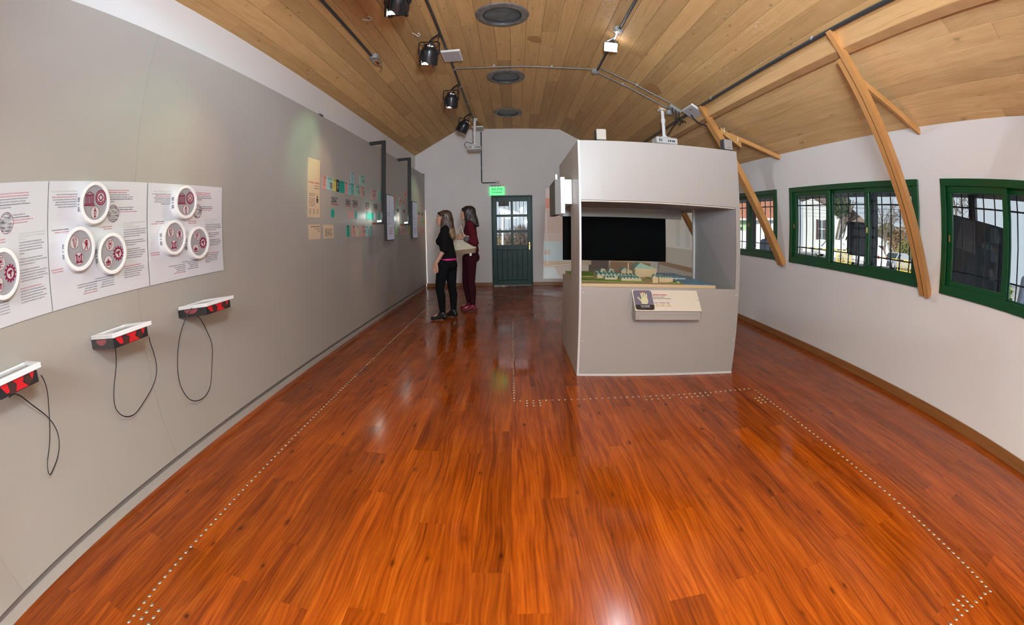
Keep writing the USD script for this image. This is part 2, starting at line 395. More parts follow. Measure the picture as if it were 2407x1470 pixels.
# floor: laminate planks on a dark underlay
floor = thing('floor', 'glossy reddish brown laminate plank floor', None, (0, 3, 0), kind='structure')
put('underlay', box(-2.5, 3.9, YB, 9.5, -0.06, -0.012), pbr('underlay_brown', (0.10, 0.03, 0.008), 0.8), floor, size=0.6)
planks = []
PW, PL = 0.152, 1.25
for i in range(-16, 25):
    x = -0.028 + i * PW
    if x + PW < XP - 0.1 or x > XR + 0.01:
        continue
    y = -0.95 + (RNG.random() * PL if i % 2 else (0.33 + 0.12 * RNG.random()) * PL) - PL
    while y < 9.32:
        y0, y1 = max(y, -1.0), min(y + PL, 9.32)
        if y1 - y0 > 0.05:
            planks.append((x, y0, y1, RNG.random() * 40, RNG.random()))
        y += PL
planks.sort(key=lambda p: max(p[1], 0.35) + 0.25 * abs(p[0] - 0.2))
late = []
for k, (x, y0, y1, o, t) in enumerate(planks):
    v, f, st = board((x, y0, 0), (1, 0, 0), (0, 1, 0), (0, 0, 1), PW - 0.0005, y1 - y0 - 0.0005, 0.012, 0.22, 0.0003)
    if k < 290:
        put('plank', (v, f), floor_w, floor, uv=st + [o, o * 0.7], tone=t)
    else:
        late.append((v, f, st + [o, o * 0.7]))
n = np.cumsum([0] + [len(a[0]) for a in late])
put('far_planks', (np.vstack([a[0] for a in late]), np.vstack([a[1] + n[i] for i, a in enumerate(late)])), floor_w, floor, uv=np.vstack([a[2] for a in late]), tone=0.45, kind='stuff')
put('rear_planks', box(-2.4, 3.7, YB, -1.0, -0.012, 0), floor_w, floor, size=0.5, tone=0.4, kind='stuff')

# ceiling: three boarded fields, a second boarding beside the beam
ceiling = thing('ceiling', 'boarded pine ceiling with two sloping sides', None, (0, 3, 3.7), kind='structure')
FIELDS = [((-2.38, 3.205), (-1.32, 3.772), 0.172, ceil_w), ((-1.32, 3.772), (1.12, 3.765), 0.183, ceil_w), ((1.12, 3.765), (2.60, 2.999), 0.186, ceil_w), ((2.60, 2.999), (3.66, 2.452), 0.150, ceil_w2)]
rest = []
for (xa, za), (xb, zb), w, m in FIELDS:
    A, B = np.array([xa, za]), np.array([xb, zb])
    Ln = np.linalg.norm(B - A); d = (B - A) / Ln; nrm = np.array([d[1], -d[0]])
    k = int(round(Ln / w)); w = Ln / k
    a3, n3 = (d[0], 0, d[1]), (nrm[0], 0, nrm[1])
    put('ceiling_backing', [frame(box(0, Ln, -4.2, 9.5, -0.05, -0.022), (xa, 0, za), a3, (0, 1, 0), n3)], dark_gap, ceiling, size=0.6)
    for i in range(k):
        y = -0.6 - RNG.random() * 3.0
        while y < 9.33:
            l = 2.6 + 1.9 * RNG.random()
            y0, y1 = max(y, -0.6), min(y + l, 9.34)
            if y1 - y0 > 0.08:
                o = RNG.random() * 40
                v, f, st = board((xa + d[0] * i * w, y0, za + d[1] * i * w), a3, (0, 1, 0), n3, w - 0.0028, y1 - y0 - 0.002, 0.022, 0.28, 0.0012)
                put('ceiling_board', (v, f), m, ceiling, uv=st + [o, 1.3 * o], tone=RNG.random() ** 0.8)
            y += l
    put('rear_boards', [frame(box(0, Ln, YB - 0.2, -0.6, -0.022, 0), (xa, 0, za), a3, (0, 1, 0), n3)], m, ceiling, size=0.5, tone=0.5, kind='stuff')

put('roof_shell', frame(extrude(sg.Polygon([(-2.75, 3.04), (-1.32, 3.81), (1.12, 3.805), (3.95, 2.34), (3.95, 2.50), (1.14, 3.95), (-1.34, 3.95), (-2.75, 3.20)]), 13.0), (0, YE + 0.3, 0), (1, 0, 0), (0, 0, 1), (0, -1, 0)), dark_gap, ceiling, size=0.6)

stain = pbr('brown_water_stain', (0.40, 0.20, 0.065), 0.8)
for x, y, r in ((0.30, 4.58, 0.085), (1.94, 5.0, 0.12)):
    k = np.arange(26) * 2 * math.pi / 26
    rr = r * (0.7 + 0.6 * meshkit.noise(np.stack([np.cos(k) * 1.6 + x, np.sin(k) * 1.6, k * 0], 1), 3))
    if x < 1.1:
        put('water_stain', frame(extrude(sg.Polygon(np.stack([rr * np.cos(k), rr * np.sin(k) * 1.3], 1)), 0.0006), (x, y, 3.7662), (1, 0, 0), (0, 1, 0), (0, 0, -1)), stain, ceiling)
    else:
        put('water_stain', frame(extrude(sg.Polygon(np.stack([rr * np.cos(k), rr * np.sin(k) * 1.2], 1)), 0.0006), (x, y, 3.765 - (x - 1.12) * 0.5176 - 0.001), (0.888, 0, -0.46), (0, 1, 0), (-0.46, 0, -0.888)), stain, ceiling)

# walls
shell('wall_left', box(XL - 0.2, XL, YB, YE + 0.2, 2.3, 3.30), white, 'white plastered wall above the grey partition')
WIN = [(4.50, 6.69), (2.00, 4.19), (-0.49, 1.705)]
wr = thing('wall_right', 'white plastered wall with three green barred windows', None, (XR, 3, 0), kind='structure')
put('wall_below_windows', box(XR, XR + 0.16, YB, YE + 0.2, -0.05, 1.035), white, wr, size=0.3, smooth=30)
put('wall_above_windows', box(XR, XR + 0.16, YB, YE + 0.2, 1.995, 2.56), white, wr, size=0.3, smooth=30)
ys = [YB] + [q for w in sorted(WIN) for q in w] + [YE + 0.2]
for a, b in zip(ys[::2], ys[1::2]):
    put('wall_pier', box(XR, XR + 0.16, a, b, 1.03, 2.0), white, wr, size=0.3, smooth=30)
DX0, DX1, DZ = -0.53, 0.435, 2.155
prof = sg.Polygon([(-2.5, -0.05), (3.85, -0.05), (3.85, 2.33), (1.12, 3.80), (-1.32, 3.80), (-2.5, 3.15)])
hole = sg.box(DX0, -0.2, DX1, DZ)
shell('wall_far', frame(extrude(prof.difference(hole), 0.2), (0, YE, 0), (1, 0, 0), (0, 0, 1), (0, 1, 0)), white, 'white gable wall with the green door')
shell('wall_near', frame(extrude(prof, 0.2), (0, YB - 0.2, 0), (1, 0, 0), (0, 0, 1), (0, 1, 0)), white, 'white gable wall behind the photographer')
bl = RNG.random() * 9


def strip(o, a, b, nrm, w, l, t, seg=0.25):
    return board(o, a, b, nrm, w, l, t, seg, 0.004)


v, f, st = strip((XR - 0.018, -1.0, 0.0), (0, 0, 1), (0, 1, 0), (-1, 0, 0), 0.085, 10.3, 0.018)
put('baseboard_right', (v, f), skirt_w, uv=st, tone=0.5, label='reddish brown wooden skirting along the window wall', kind='structure')
bf = thing('baseboard_far', 'reddish brown wooden skirting along the far wall', None, (0, YE, 0), kind='structure')
for a, b in ((XP, DX0), (DX1, XR)):
    v, f, st = strip((a, YE - 0.016, 0), (0, 0, 1), (1, 0, 0), (0, -1, 0), 0.085, b - a, 0.016)
    put('skirting_board', (v, f), skirt_w, bf, uv=st, tone=0.4)

# the grey partition in front of the left wall, in four sheets on a plinth
part = thing('grey_partition', 'long grey exhibition partition covering the left wall', 'partition', (XP, 3, 0))
seams = [-3.0, -0.19, 1.395, 3.025, 4.66, 6.29, 7.92, 9.28]
for a, b in zip(seams[:-1], seams[1:]):
    put('grey_sheet', box(XP - 0.03, XP, a + 0.0006, b - 0.0006, 0.085, 2.72), grey, part, size=0.3, smooth=30)
put('plinth', box(XP - 0.03, XP - 0.012, -3.0, 9.28, 0.0, 0.05), grey, part, size=0.3)
put('plinth_groove', box(XP - 0.05, XP - 0.022, -3.0, 9.28, 0.045, 0.09), plinth_m, part, size=0.3)
put('top_cap', box(XL, XP - 0.03, -3.0, 9.28, 2.69, 2.71), grey, part, size=0.4)
for y in (3.92, 6.16, 9.19):
    put('top_clip', cbox(XP - 0.06, XP + 0.012, y - 0.045, y + 0.045, 2.712, 2.735), pbr('clip_grey', (0.10, 0.10, 0.10), 0.4), part)
black_ink, red_ink = pbr('black_lettering', (0.018, 0.017, 0.018), 0.5), pbr('red_lettering', (0.42, 0.035, 0.04), 0.5)
Y_AXIS, Z_AXIS, X_AXIS = np.array([0, 1.0, 0]), np.array([0, 0, 1.0]), np.array([1.0, 0, 0])


def on_partition(m, y, z, out=0.0):
    return frame(m, (XP + out, y, z), Y_AXIS, Z_AXIS, X_AXIS)


for s, a, b, z, u in (('1847', 4.238, 4.413, 1.733, (4.25, 4.43)), ('1861', 4.66, 4.833, 1.731, (4.68, 4.80)), ('1865', 4.895, 5.078, 1.734, (4.91, 5.05)), ('1873', 5.362, 5.535, 1.73, (5.377, 5.506)), ('1883', 5.711, 5.904, 1.732, (5.74, 5.88))):
    y = put('year_lettering', on_partition(text(s, 0.066, 0.001, True, width=b - a), a, z), black_ink, part, label=f'black year {s} lettered on the partition')
    put('red_underline', on_partition(box(u[0] - a, u[1] - a, -0.026, -0.014, 0, 0.001), a, z), red_ink, y)
for s, a, b in (('1895', 6.947, 7.097), ('1905', 7.383, 7.54), ('1914', 8.604, 8.763), ('1924', 8.895, 9.057)):
    put('year_lettering', on_partition(box(0, b - a, 0, 0.012, 0, 0.001), a, 1.715), red_ink, part)
    put('year_lettering', on_partition([box(j * (b - a) / 4, (j + 0.7) * (b - a) / 4, 0.02, 0.07, 0, 0.001) for j in range(4)], a, 1.715), black_ink, part)

# roof timber
bm = thing('roof_beam', 'long pale pine roof beam under the sloping ceiling', 'beam', (2.6, 3, 2.9))
v, f, st = board((2.535, -1.0, 2.880), (0, 0, 1), (0, 1, 0), (-1, 0, 0), 0.165, 10.3, 0.115, 0.25, 0.004)
put('timber', (v, f), beam_w, bm, uv=st, tone=0.8)
put('beam_shadow_strip', board((2.65, -1.0, 2.905), (0, 0, 1), (0, 1, 0), (-1, 0, 0), 0.10, 10.3, 0.02, 0.3)[:2], dark_gap, bm)  # dark strip standing in for the shadow line behind the beam


def limb(name, p0, p1, w, t, side, parent, m=strut_w, tone=0.6, label=None):
    """A squared timber from p0 to p1: width w along `side`, thickness t."""
    p0, p1, side = np.asarray(p0, float), np.asarray(p1, float), np.asarray(side, float)
    b = p1 - p0; l = np.linalg.norm(b); b /= l
    side = side - b * (side @ b); side /= np.linalg.norm(side); nn = np.cross(side, b)
    v, f, st = board(p0 - side * w / 2 + nn * t / 2, side, b, nn, w, l, t, 0.2, 0.006)
    # close the back
    return put(name, (v, f), m, parent, uv=st + [RNG.random() * 9, RNG.random() * 9], tone=tone, label=label)


for k, (p0, p1, where) in enumerate((((3.585, 1.875, 0.985), (2.47, 2.04, 3.035), 'nearest to the camera between two windows'), ((3.585, 4.345, 0.985), (2.47, 4.66, 3.035), 'rising behind the corner of the display kiosk'), ((3.585, 6.86, 0.985), (2.47, 7.2, 3.035), 'seen through the kiosk opening'))):
    p0, p1 = np.array(p0), np.array(p1)
    t = thing('wall_strut', f'leaning pine roof strut {where}', 'strut', p0, group='leaning pine struts')
    d = (p1 - p0) / np.linalg.norm(p1 - p0)
    dy = np.array([0, 0.036, 0])
    limb('strut_board', p0 - dy, p1 - dy, 0.058, 0.085, (0, 1, 0), t, tone=0.7)
    limb('strut_board', p0 + dy, p0 + dy + d * np.linalg.norm(p1 - p0) * 0.90, 0.052, 0.070, (0, 1, 0), t, tone=0.5)
    q0 = p0 + d * np.linalg.norm(p1 - p0) * 0.86 + [0.04, 0.06, 0]
    limb('brace', q0, (3.60, p0[1] + 0.04, 2.435), 0.045, 0.055, (0, 1, 0), t, tone=0.8)
t = thing('hanging_board', 'short rough chipboard offcut hung under the brace of the second strut', 'board', (2.85, 4.6, 2.7))
v, f, st = board((2.70, 4.56, 2.735), np.array([0.30, -0.01, -0.155]) / 0.338, (0.10, 0.08, 0.99), (0, -1, 0), 0.36, 0.075, 0.02, 0.1)
put('chipboard', (v - [0, 0.02, 0.06], f), mottled('chipboard', (0.42, 0.20, 0.06), (0.62, 0.36, 0.12), 40, 0.6), t)
for sx in (0.06, 0.27):
    put('hanger', move(tube([(2.70 + sx, 4.54, 2.735 - sx * 0.5), (2.70 + sx, 4.54, 2.80 - sx * 0.5)], 0.005, 6), (0, 0, -0.02)), pbr('dull_steel', (0.35, 0.35, 0.35), 0.4, 0.9), t)

# windows: green frame, three sliding sashes, bars outside
green = pbr('green_gloss_paint', (0.004, 0.060, 0.016), 0.32)
green_dk = pbr('green_paint_worn', (0.008, 0.055, 0.022), 0.4)
iron = pbr('black_iron', (0.012, 0.012, 0.016), 0.5)
brass = pbr('brass', (0.65, 0.42, 0.14), 0.3, 1.0)
_mats['pane'] = pane = usdkit.material(stage, L('window_glass'), {'t': ('transparent_bsdf', {'color': (0.95, 0.965, 0.965)}), 'g': ('glossy_bsdf', {'roughness': 0.02, 'color': (0.9, 0.9, 0.9)}),
    'f': ('layer_weight', {'blend': 0.5}), 'q': ('math', {'math_type': 'power', 'value2': 5.0}), 'r': ('math', {'math_type': 'multiply_add', 'value2': 0.6, 'value3': 0.012}), 'm': ('mix_closure', {})},
    [('f.facing', 'q.value1'), ('q.value', 'r.value1'), ('r.value', 'm.fac'), ('t.BSDF', 'm.closure1'), ('g.BSDF', 'm.closure2')], surface='m.closure')


def rect_frame(y0, y1, z0, z1, w, x0, x1, wb=None):
    wb = wb or w
    return [cbox(x0, x1, y0, y1, z1 - w, z1, 0.003), cbox(x0, x1, y0, y1, z0, z0 + wb, 0.003), cbox(x0, x1, y0, y0 + w, z0 + wb, z1 - w, 0.003), cbox(x0, x1, y1 - w, y1, z0 + wb, z1 - w, 0.003)]


for k, (y0, y1) in enumerate(WIN):
    w = thing(f'window_{k + 1}', ['green sliding window half hidden by the kiosk and a strut', 'green sliding window of three sashes between the two struts', 'green sliding window cut by the right edge of the photo'][k], None, (XR, (y0 + y1) / 2, 1.03), kind='structure')
    for p in rect_frame(y0 + 0.0, y1, 1.03, 2.0, 0.062, 3.575, 3.70, 0.075):
        put('frame_member', p, green, w, size=0.3)
    for (a, b, xa, xb, sw, zb, zt) in ((y0 + 0.05, y0 + 0.785, 3.60, 3.632, 0.055, 1.09, 1.945), (y0 + 1.395, y0 + 2.13, 3.60, 3.632, 0.062, 1.09, 1.945), (y0 + 0.75, y0 + 1.43, 3.642, 3.670, 0.05, 1.07, 1.95)):
        s = put('sash', rect_frame(a, b, zb, zt, sw, xa, xb)[0], green, w, size=0.3)
        for p in rect_frame(a, b, zb, zt, sw, xa, xb)[1:]:
            put('rail', p, green if xa < 3.62 else green_dk, s, size=0.3)
        put('pane', box((xa + xb) / 2 - 0.002, (xa + xb) / 2 + 0.002, a + sw - 0.006, b - sw + 0.006, zb + sw - 0.006, zt - sw + 0.006), pane, s, size=0.3)
        if xa < 3.62:
            put('catch', cbox(3.586, 3.60, b - 0.035 if a > y0 + 1 else a + 0.70, b - 0.015 if a > y0 + 1 else a + 0.72, 1.47, 1.53, 0.002), brass, s)
    yy = y0 + 0.10
    while yy < y1:
        put('window_bar', tube([(3.755, yy, 1.0), (3.755, yy, 2.02)], 0.0075, 6), iron, w, size=0.3)
        yy += 0.137
    for z in (1.235, 1.785):
        put('window_bar', box(3.745, 3.765, y0 - 0.02, y1 + 0.02, z - 0.006, z + 0.006), iron, w, size=0.3)

# door
door = thing('door_1', 'dark green panelled door with six panes in the far wall', None, (0, YE, 0), kind='structure')
dg = mottled('door_green', (0.005, 0.030, 0.018), (0.009, 0.048, 0.029), 6, 0.38, specular_ior_level=0.25)


def rail(x0, x1, z0, z1, name='rail', y0=YE - 0.012, y1=YE + 0.035):
    return put(name, cbox(x0, x1, y0, y1, z0, z1, 0.004), dg, door)


rail(DX0, DX1, DZ - 0.03, DZ + 0.005, 'frame_head', YE - 0.025, YE + 0.12)
rail(DX0, DX0 + 0.03, 0, DZ - 0.03, 'frame_jamb', YE - 0.025, YE + 0.12); rail(DX1 - 0.03, DX1, 0, DZ - 0.03, 'frame_jamb', YE - 0.025, YE + 0.12)
rail(DX0 + 0.032, -0.405, 0.022, 2.122, 'stile'); rail(0.31, DX1 - 0.032, 0.022, 2.122, 'stile')
rail(-0.405, 0.31, 2.015, 2.122, 'top_rail'); rail(-0.405, 0.31, 0.86, 0.975, 'lock_rail'); rail(-0.405, 0.31, 0.022, 0.135, 'bottom_rail')
rail(-0.075, -0.022, 0.975, 2.015, 'glazing_bar')
for z in (1.30, 1.675):
    rail(-0.405, -0.075, z - 0.028, z + 0.028, 'glazing_bar'); rail(-0.022, 0.31, z - 0.028, z + 0.028, 'glazing_bar')
for a, b in ((-0.41, -0.07), (-0.027, 0.315)):
    for c, d in ((0.97, 1.275), (1.325, 1.65), (1.70, 2.02)):
        put('pane', box(a, b, YE + 0.010, YE + 0.014, c, d), pane, door)
for k in range(6):
    x = -0.405 + k * 0.1192
    put('door_board', cbox(x + 0.002, x + 0.1172, YE + 0.0, YE + 0.02, 0.135, 0.86, 0.005), dg, door)
put('door_backing', box(-0.41, 0.32, YE + 0.02, YE + 0.03, 0.13, 0.87), dg, door)
hp = put('handle_plate', cbox(0.345, 0.375, YE - 0.02, YE - 0.012, 0.86, 1.04, 0.003), brass, door)
put('handle_lever', tube([(0.36, YE - 0.02, 0.985), (0.36, YE - 0.06, 0.985), (0.345, YE - 0.065, 0.985), (0.26, YE - 0.06, 0.99)], 0.008, 8), brass, hp, smooth=40)
for x in (-0.34, -0.23, -0.12, 0.05, 0.14, 0.23):
    put('door_bar', tube([(x, YE + 0.10, 0.95), (x, YE + 0.10, 2.05)], 0.005, 6), iron, door)

# ---------------------------------------------------------------- boards with the round lenses
board_w = pbr('white_board', (0.57, 0.57, 0.585), 0.35)
ink = pbr('grey_text_ink', (0.11, 0.10, 0.11), 0.6)
head_ink = pbr('pale_green_heading_ink', (0.50, 0.50, 0.42), 0.6)
crimson = pbr('crimson_text_ink', (0.52, 0.06, 0.07), 0.6)
icon_m = pbr('maroon_icon_ink', (0.19, 0.012, 0.045), 0.45)
rim_m = pbr('white_plastic', (0.78, 0.77, 0.75), 0.28)
face_m = pbr('disc_grey_face', (0.30, 0.295, 0.30), 0.3)
face_lt = pbr('icon_ground', (0.50, 0.47, 0.45), 0.35)
TEXT = [
 ('ES', ['¿QUÉ ES PATRIMONIO MUNDIAL?'], ['Es un título otorgado por la', 'UNESCO (Organización de las Naciones', 'Unidas para la Educación, la Ciencia', 'y la Cultura) a lugares del planeta'],
  ['La Convención de 1972 para la Protección del', 'Patrimonio Mundial Cultural y Natural establece', 'que estos lugares merecen ser preservados y', 'dados a conocer. Actualmente, la Lista del', 'Patrimonio Mundial incluye más de 1000 sitios en', '160 Estados Partes.'],
  ['Uruguay cuenta con', 'dos patrimonios mundiales', 'materiales: el Barrio Histórico de', 'Colonia del Sacramento'], ['y el Paisaje Industrial', 'de Fray Bentos'], ['y dos patrimonios mundiales', 'inmateriales: el Candombe'],
  ['¿POR QUÉ EL PAISAJE INDUSTRIAL', 'DE FRAY BENTOS ES PATRIMONIO', 'MUNDIAL?'], ['El comité del Patrimonio Mundial de', 'UNESCO aprobó la inclusión del Paisaje', 'Industrial Fray Bentos en la lista del', 'Patrimonio Mundial de acuerdo a dos', 'criterios.', '', '"Atestigua un intercambio de valores', 'humanos considerables, durante un período', 'o en un área cultural (...)"', '', 'Es "un ejemplo eminentemente', 'representativo de un tipo de construcción o', 'conjunto arquitectónico o tecnológico, o', 'de paisaje que ilustre uno o varios períodos', 'significativos de la historia humana".'],
  ['Innovación y emprendedurismo. La', 'investigación y la tecnología aliadas se', 'combinaron con el emprendimiento inglés', 'para proporcionar alimentos para un', 'mercado global, incluidos los ejércitos de', 'dos guerras mundiales en el siglo XX.']),
 ('PT', ['O QUE É UM PATRIMÔNIO MUNDIAL'], ['Trata-se dum título designado pela', 'UNESCO (Organização das Nações Unidas', 'para a Educação, a Ciência e a Cultura) a', 'lugares do planeta, de extraordinária', 'importância cultural ou natural para a', 'herança comum da humanidade.'],
  ['A convenção de 1972 para a Proteção do', 'Patrimônio Mundial Cultural e Natural', 'determina que estes lugares merecem ser', 'preservados e conhecidos. Atualmente, a Lista do', 'Patrimônio Mundial inclui mais de 1000 sítios em', 'todo o mundo.'],
  ['Uruguai tem dois patrimônios', 'mundiais materiais: o Bairro', 'Histórico da Colônia do Sacramento'], ['e a Paisagem Industrial', 'de Fray Bentos'], ['e dois patrimônios mundiais', 'imateriais: o Candombe'],
  ['PORQUÊ A PAISAGEM INDUSTRIAL', 'DE FRAY BENTOS', 'É PATRIMÔNIO MUNDIAL?'], ['O comitê do Patrimônio Mundial da UNESCO', 'aprovou a inclusão da Paisagem Industrial', 'Fray Bentos na lista do Patrimônio Mundial', 'segundo dois critérios precisos.', '', '"Testemunha uma troca de influências', 'consideráveis durante um dado período ou', 'numa área cultural (...)"', '', 'É "um exemplo eminentemente', 'representativo de um tipo de construção', 'ou conjunto arquitetônico ou tecnológico,', 'ou de paisagem que ilustre períodos', 'significativos da história humana".'],
  ['Inovação e empreendedorismo. A', 'investigação e a tecnologia aliaram-se', 'ao empreendimento inglês para fornecer', 'alimentos para um mercado global,', 'incluídos os exércitos de duas', 'guerras mundiais no século XX.']),
 ('EN', ['WHAT IS A WORLD HERITAGE'], ['It is a title given by the UNESCO (United', 'Nations Education, Scientific and', 'Cultural Organization) to sites of the', 'planet of extraordinary cultural or', 'natural importance for the common', 'heritage of humanity.'],
  ['The 1972 Convention for the Protection of the', 'World Cultural and Natural Heritage states that', 'these sites deserve to be preserved and known.', 'Nowadays, the World Heritage List has more than', '1000 sites in the world.'],
  ['Uruguay has 2 material world', 'heritages: the Historic Quarter', 'of Colonia del Sacramento'], ['and the Fray Bentos', 'Industrial Landscape'], ['and two intangible', 'world heritages: Candombe'],
  ['WHY IS THE FRAY BENTOS', 'INDUSTRIAL LANDSCAPE', 'WORLD HERITAGE?'], ['The UNESCO World Heritage committee', 'approved the inclusion of the Fray Bentos', 'Industrial Landscape in the World Heritage', 'List according to two criteria.', '', 'It "bears witness to an interchange of', 'human values over a span of time or', 'within a cultural area (...)"', '', 'It is "an outstanding example of a type', 'of building, architectural or technological', 'ensemble or landscape which illustrates', 'significant stages in human history".'],
  ['Innovation and entrepreneurship. The', 'research and technology joined the', 'English enterprise to supply food', 'for a global market, including the', 'armies of two world wars in the', '20th century.'])]
TAIL = [['El establecimiento está totalmente', 'conservado. Sus edificios y', 'más de los elementos', 'que se ven desde', 'el río Uruguay, a'], ['O estabelecimento está totalmente', 'conservado. Reúne todas as fases', 'da produção de carne', 'global: forma, história e', 'transformação, embalado'], ['The headquarters and is preserved. It', 'keeps every phase of the', 'production of meat in', 'global form, history,', 'transformation, packaging']]


def icon(kind):
    """Flat emblem about 1 across, centred; a shapely shape."""
    B = sg.box
    if kind == 'temple':
        return unary_union([B(-.5, -.46, .5, -.38), B(-.46, -.36, .46, -.30), B(-.40, .20, .40, .27), sg.Polygon([(-.46, .29), (.46, .29), (0, .52)]).difference(sg.Polygon([(-.30, .32), (.30, .32), (0, .46)]))] + [B(x - .035, -.29, x + .035, .19) for x in (-.36, -.22, -.08, .08, .22, .36)])
    if kind == 'emblem':
        c = sg.Point(0, 0)
        return unary_union([c.buffer(.52).difference(c.buffer(.43)), c.buffer(.40).difference(c.buffer(.33)), sa.rotate(B(-.2, -.2, .2, .2).difference(B(-.12, -.12, .12, .12)), 45), B(-.16, -.40, -.10, -.2), B(.10, -.40, .16, -.2)])
    if kind == 'lantern':
        return unary_union([sg.Polygon([(-.20, .12), (.20, .12), (.06, .30), (.04, .48), (-.04, .48), (-.06, .30)]), B(-.12, -.46, .12, -.30), sg.Polygon([(-.19, .10), (-.12, .10), (-.07, -.28), (-.11, -.28)]), sg.Polygon([(.19, .10), (.12, .10), (.07, -.28), (.11, -.28)]), B(-.02, -.28, .02, .1)])
    if kind == 'drum':
        return unary_union([sa.rotate(sa.scale(sg.Point(0, .32).buffer(1), .26, .11).difference(sa.scale(sg.Point(0, .32).buffer(1), .19, .06)), 12), sg.Polygon([(-.27, .28), (-.20, .27), (-.02, -.38), (-.08, -.42)]), sg.Polygon([(.27, .30), (.20, .28), (.06, -.40), (.12, -.36)]), sg.Polygon([(-.10, .22), (-.04, .22), (.06, -.30), (.02, -.32)]), B(-.06, -.46, .14, -.38)])
    if kind == 'dancers':
        return unary_union([sg.Point(-.02, .36).buffer(.09), sg.Point(.14, .32).buffer(.08), sg.Polygon([(-.16, .26), (.14, .26), (.24, .02), (.12, -.16), (-.06, -.14), (-.14, .04)]), sg.Polygon([(-.08, -.1), (.02, -.1), (-.16, -.46), (-.26, -.44)]), sg.Polygon([(.04, -.1), (.16, -.12), (.22, -.46), (.12, -.46)]), B(-.30, .16, -.1, .22), B(-.30, .16, -.25, .34)])
    if kind == 'castle':
        return unary_union([B(-.38, -.34, .38, .34).difference(unary_union([B(-.22, -.2, -.1, .24), B(-.02, -.34, .08, .1), B(.16, -.2, .26, .22)])), B(-.42, .28, -.26, .40), B(.24, .28, .42, .40), B(-.42, -.42, .42, -.32)]).difference(sa.scale(sg.Point(0, .36).buffer(1), .18, .12))
    if kind == 'deed':
        return unary_union([B(-.30, -.16, .30, .42).difference(B(-.25, -.11, .25, .37)), B(-.16, -.02, .16, .18), B(-.18, .24, .18, .28), sg.Point(-.12, -.30).buffer(.13).difference(sg.Point(-.12, -.30).buffer(.06)), sg.Polygon([(-.2, -.4), (-.1, -.4), (-.16, -.5)]), B(.0, -.34, .28, -.30)])
    if kind == 'gear':
        c = sg.Point(0, 0)
        teeth = unary_union([sa.rotate(B(-.07, .38, .07, .52), a, origin=(0, 0)) for a in range(0, 360, 30)])
        return unary_union([c.buffer(.42).difference(c.buffer(.30)), teeth, sg.Polygon([(-.22, .10), (.10, .20), (.24, .10), (.10, .02), (.08, -.22), (.0, -.24), (-.04, -.02), (-.20, -.02)])])
    return unary_union([B(-.30, -.02, .30, .06), sg.Polygon([(-.38, .0), (.38, .0), (.26, -.14), (-.28, -.14)]), B(-.12, .06, .12, .18), B(-.03, .18, .03, .32), sa.translate(sa.scale(sg.Point(0, 0).buffer(1), .44, .045), 0, -.22), sa.translate(sa.scale(sg.Point(0, 0).buffer(1), .38, .04), 0, -.34)])


DISCS = {'top': ('temple', 'emblem', 'lantern'), 'left': ('drum', 'dancers', 'castle'), 'right': ('deed', 'gear', 'ship')}
SPOT = {'top': ((-.041, .020), (.041, .026), (.0, -.050)), 'left': ((-.036, .034), (.046, .016), (-.008, -.047)), 'right': ((-.016, .047), (.045, -.004), (-.034, -.040))}


def lens(y, z, kind, on, label):
    t = thing('wall_disc', label, 'display disc', (XP + 0.01, y, z))
    r = [(0.0, 0.0), (0.108, 0.0), (0.110, 0.003), (0.110, 0.058), (0.107, 0.064), (0.092, 0.066), (0.089, 0.064), (0.088, 0.056)]
    put('rim', on_partition(lathe(r, 56), y, z, 0.008), rim_m, t, smooth=35)
    fc = put('face', on_partition(extrude(disc_poly(0, 0, 0.0885, n=56), 0.056), y, z, 0.008), face_m, t)
    for name, (a, b) in zip(DISCS[kind], SPOT[kind]):
        if name not in ('temple', 'emblem', 'gear'):
            put('icon_ground', on_partition(extrude(disc_poly(a, b, 0.032, n=32), 0.0006), y, z, 0.064), face_lt, fc)
            put('icon_ring', on_partition(extrude(disc_poly(a, b, 0.032, n=32).difference(disc_poly(a, b, 0.0302, n=32)), 0.001), y, z, 0.064), icon_m, fc)
        if name in ('emblem', 'gear'):
            put('icon_ground', on_partition(extrude(disc_poly(a, b, 0.034, n=32), 0.0006), y, z, 0.064), face_lt, fc)
        s = 0.076 if name in ('temple', 'emblem', 'gear') else 0.054
        put('icon', on_partition(extrude(sa.translate(sa.scale(icon(name), s, s, origin=(0, 0)), a, b), 0.0012), y, z, 0.0642), icon_m, fc, label=f'maroon {name} icon')
    put('rim_marks', [on_partition(box(-0.1108, -0.1085, j * 0.008 - 0.004, j * 0.008, 0.030, 0.052), y, z) for j in (-4, -3, -2, 0, 2, 3, 4)], ink, t)
    return t


def lines(par, rows, y, z, h=0.0066, lead=0.0122, align='l', m=None, reds=(), bold=()):
    for i, s in enumerate(rows):
        if s:
            mm = m or (crimson if i in reds else ink)
            put('text_line', on_partition(text(s, h, 0.0006, bold=i in bold, align=align), y, z - i * lead, 0.0102), mm, par)


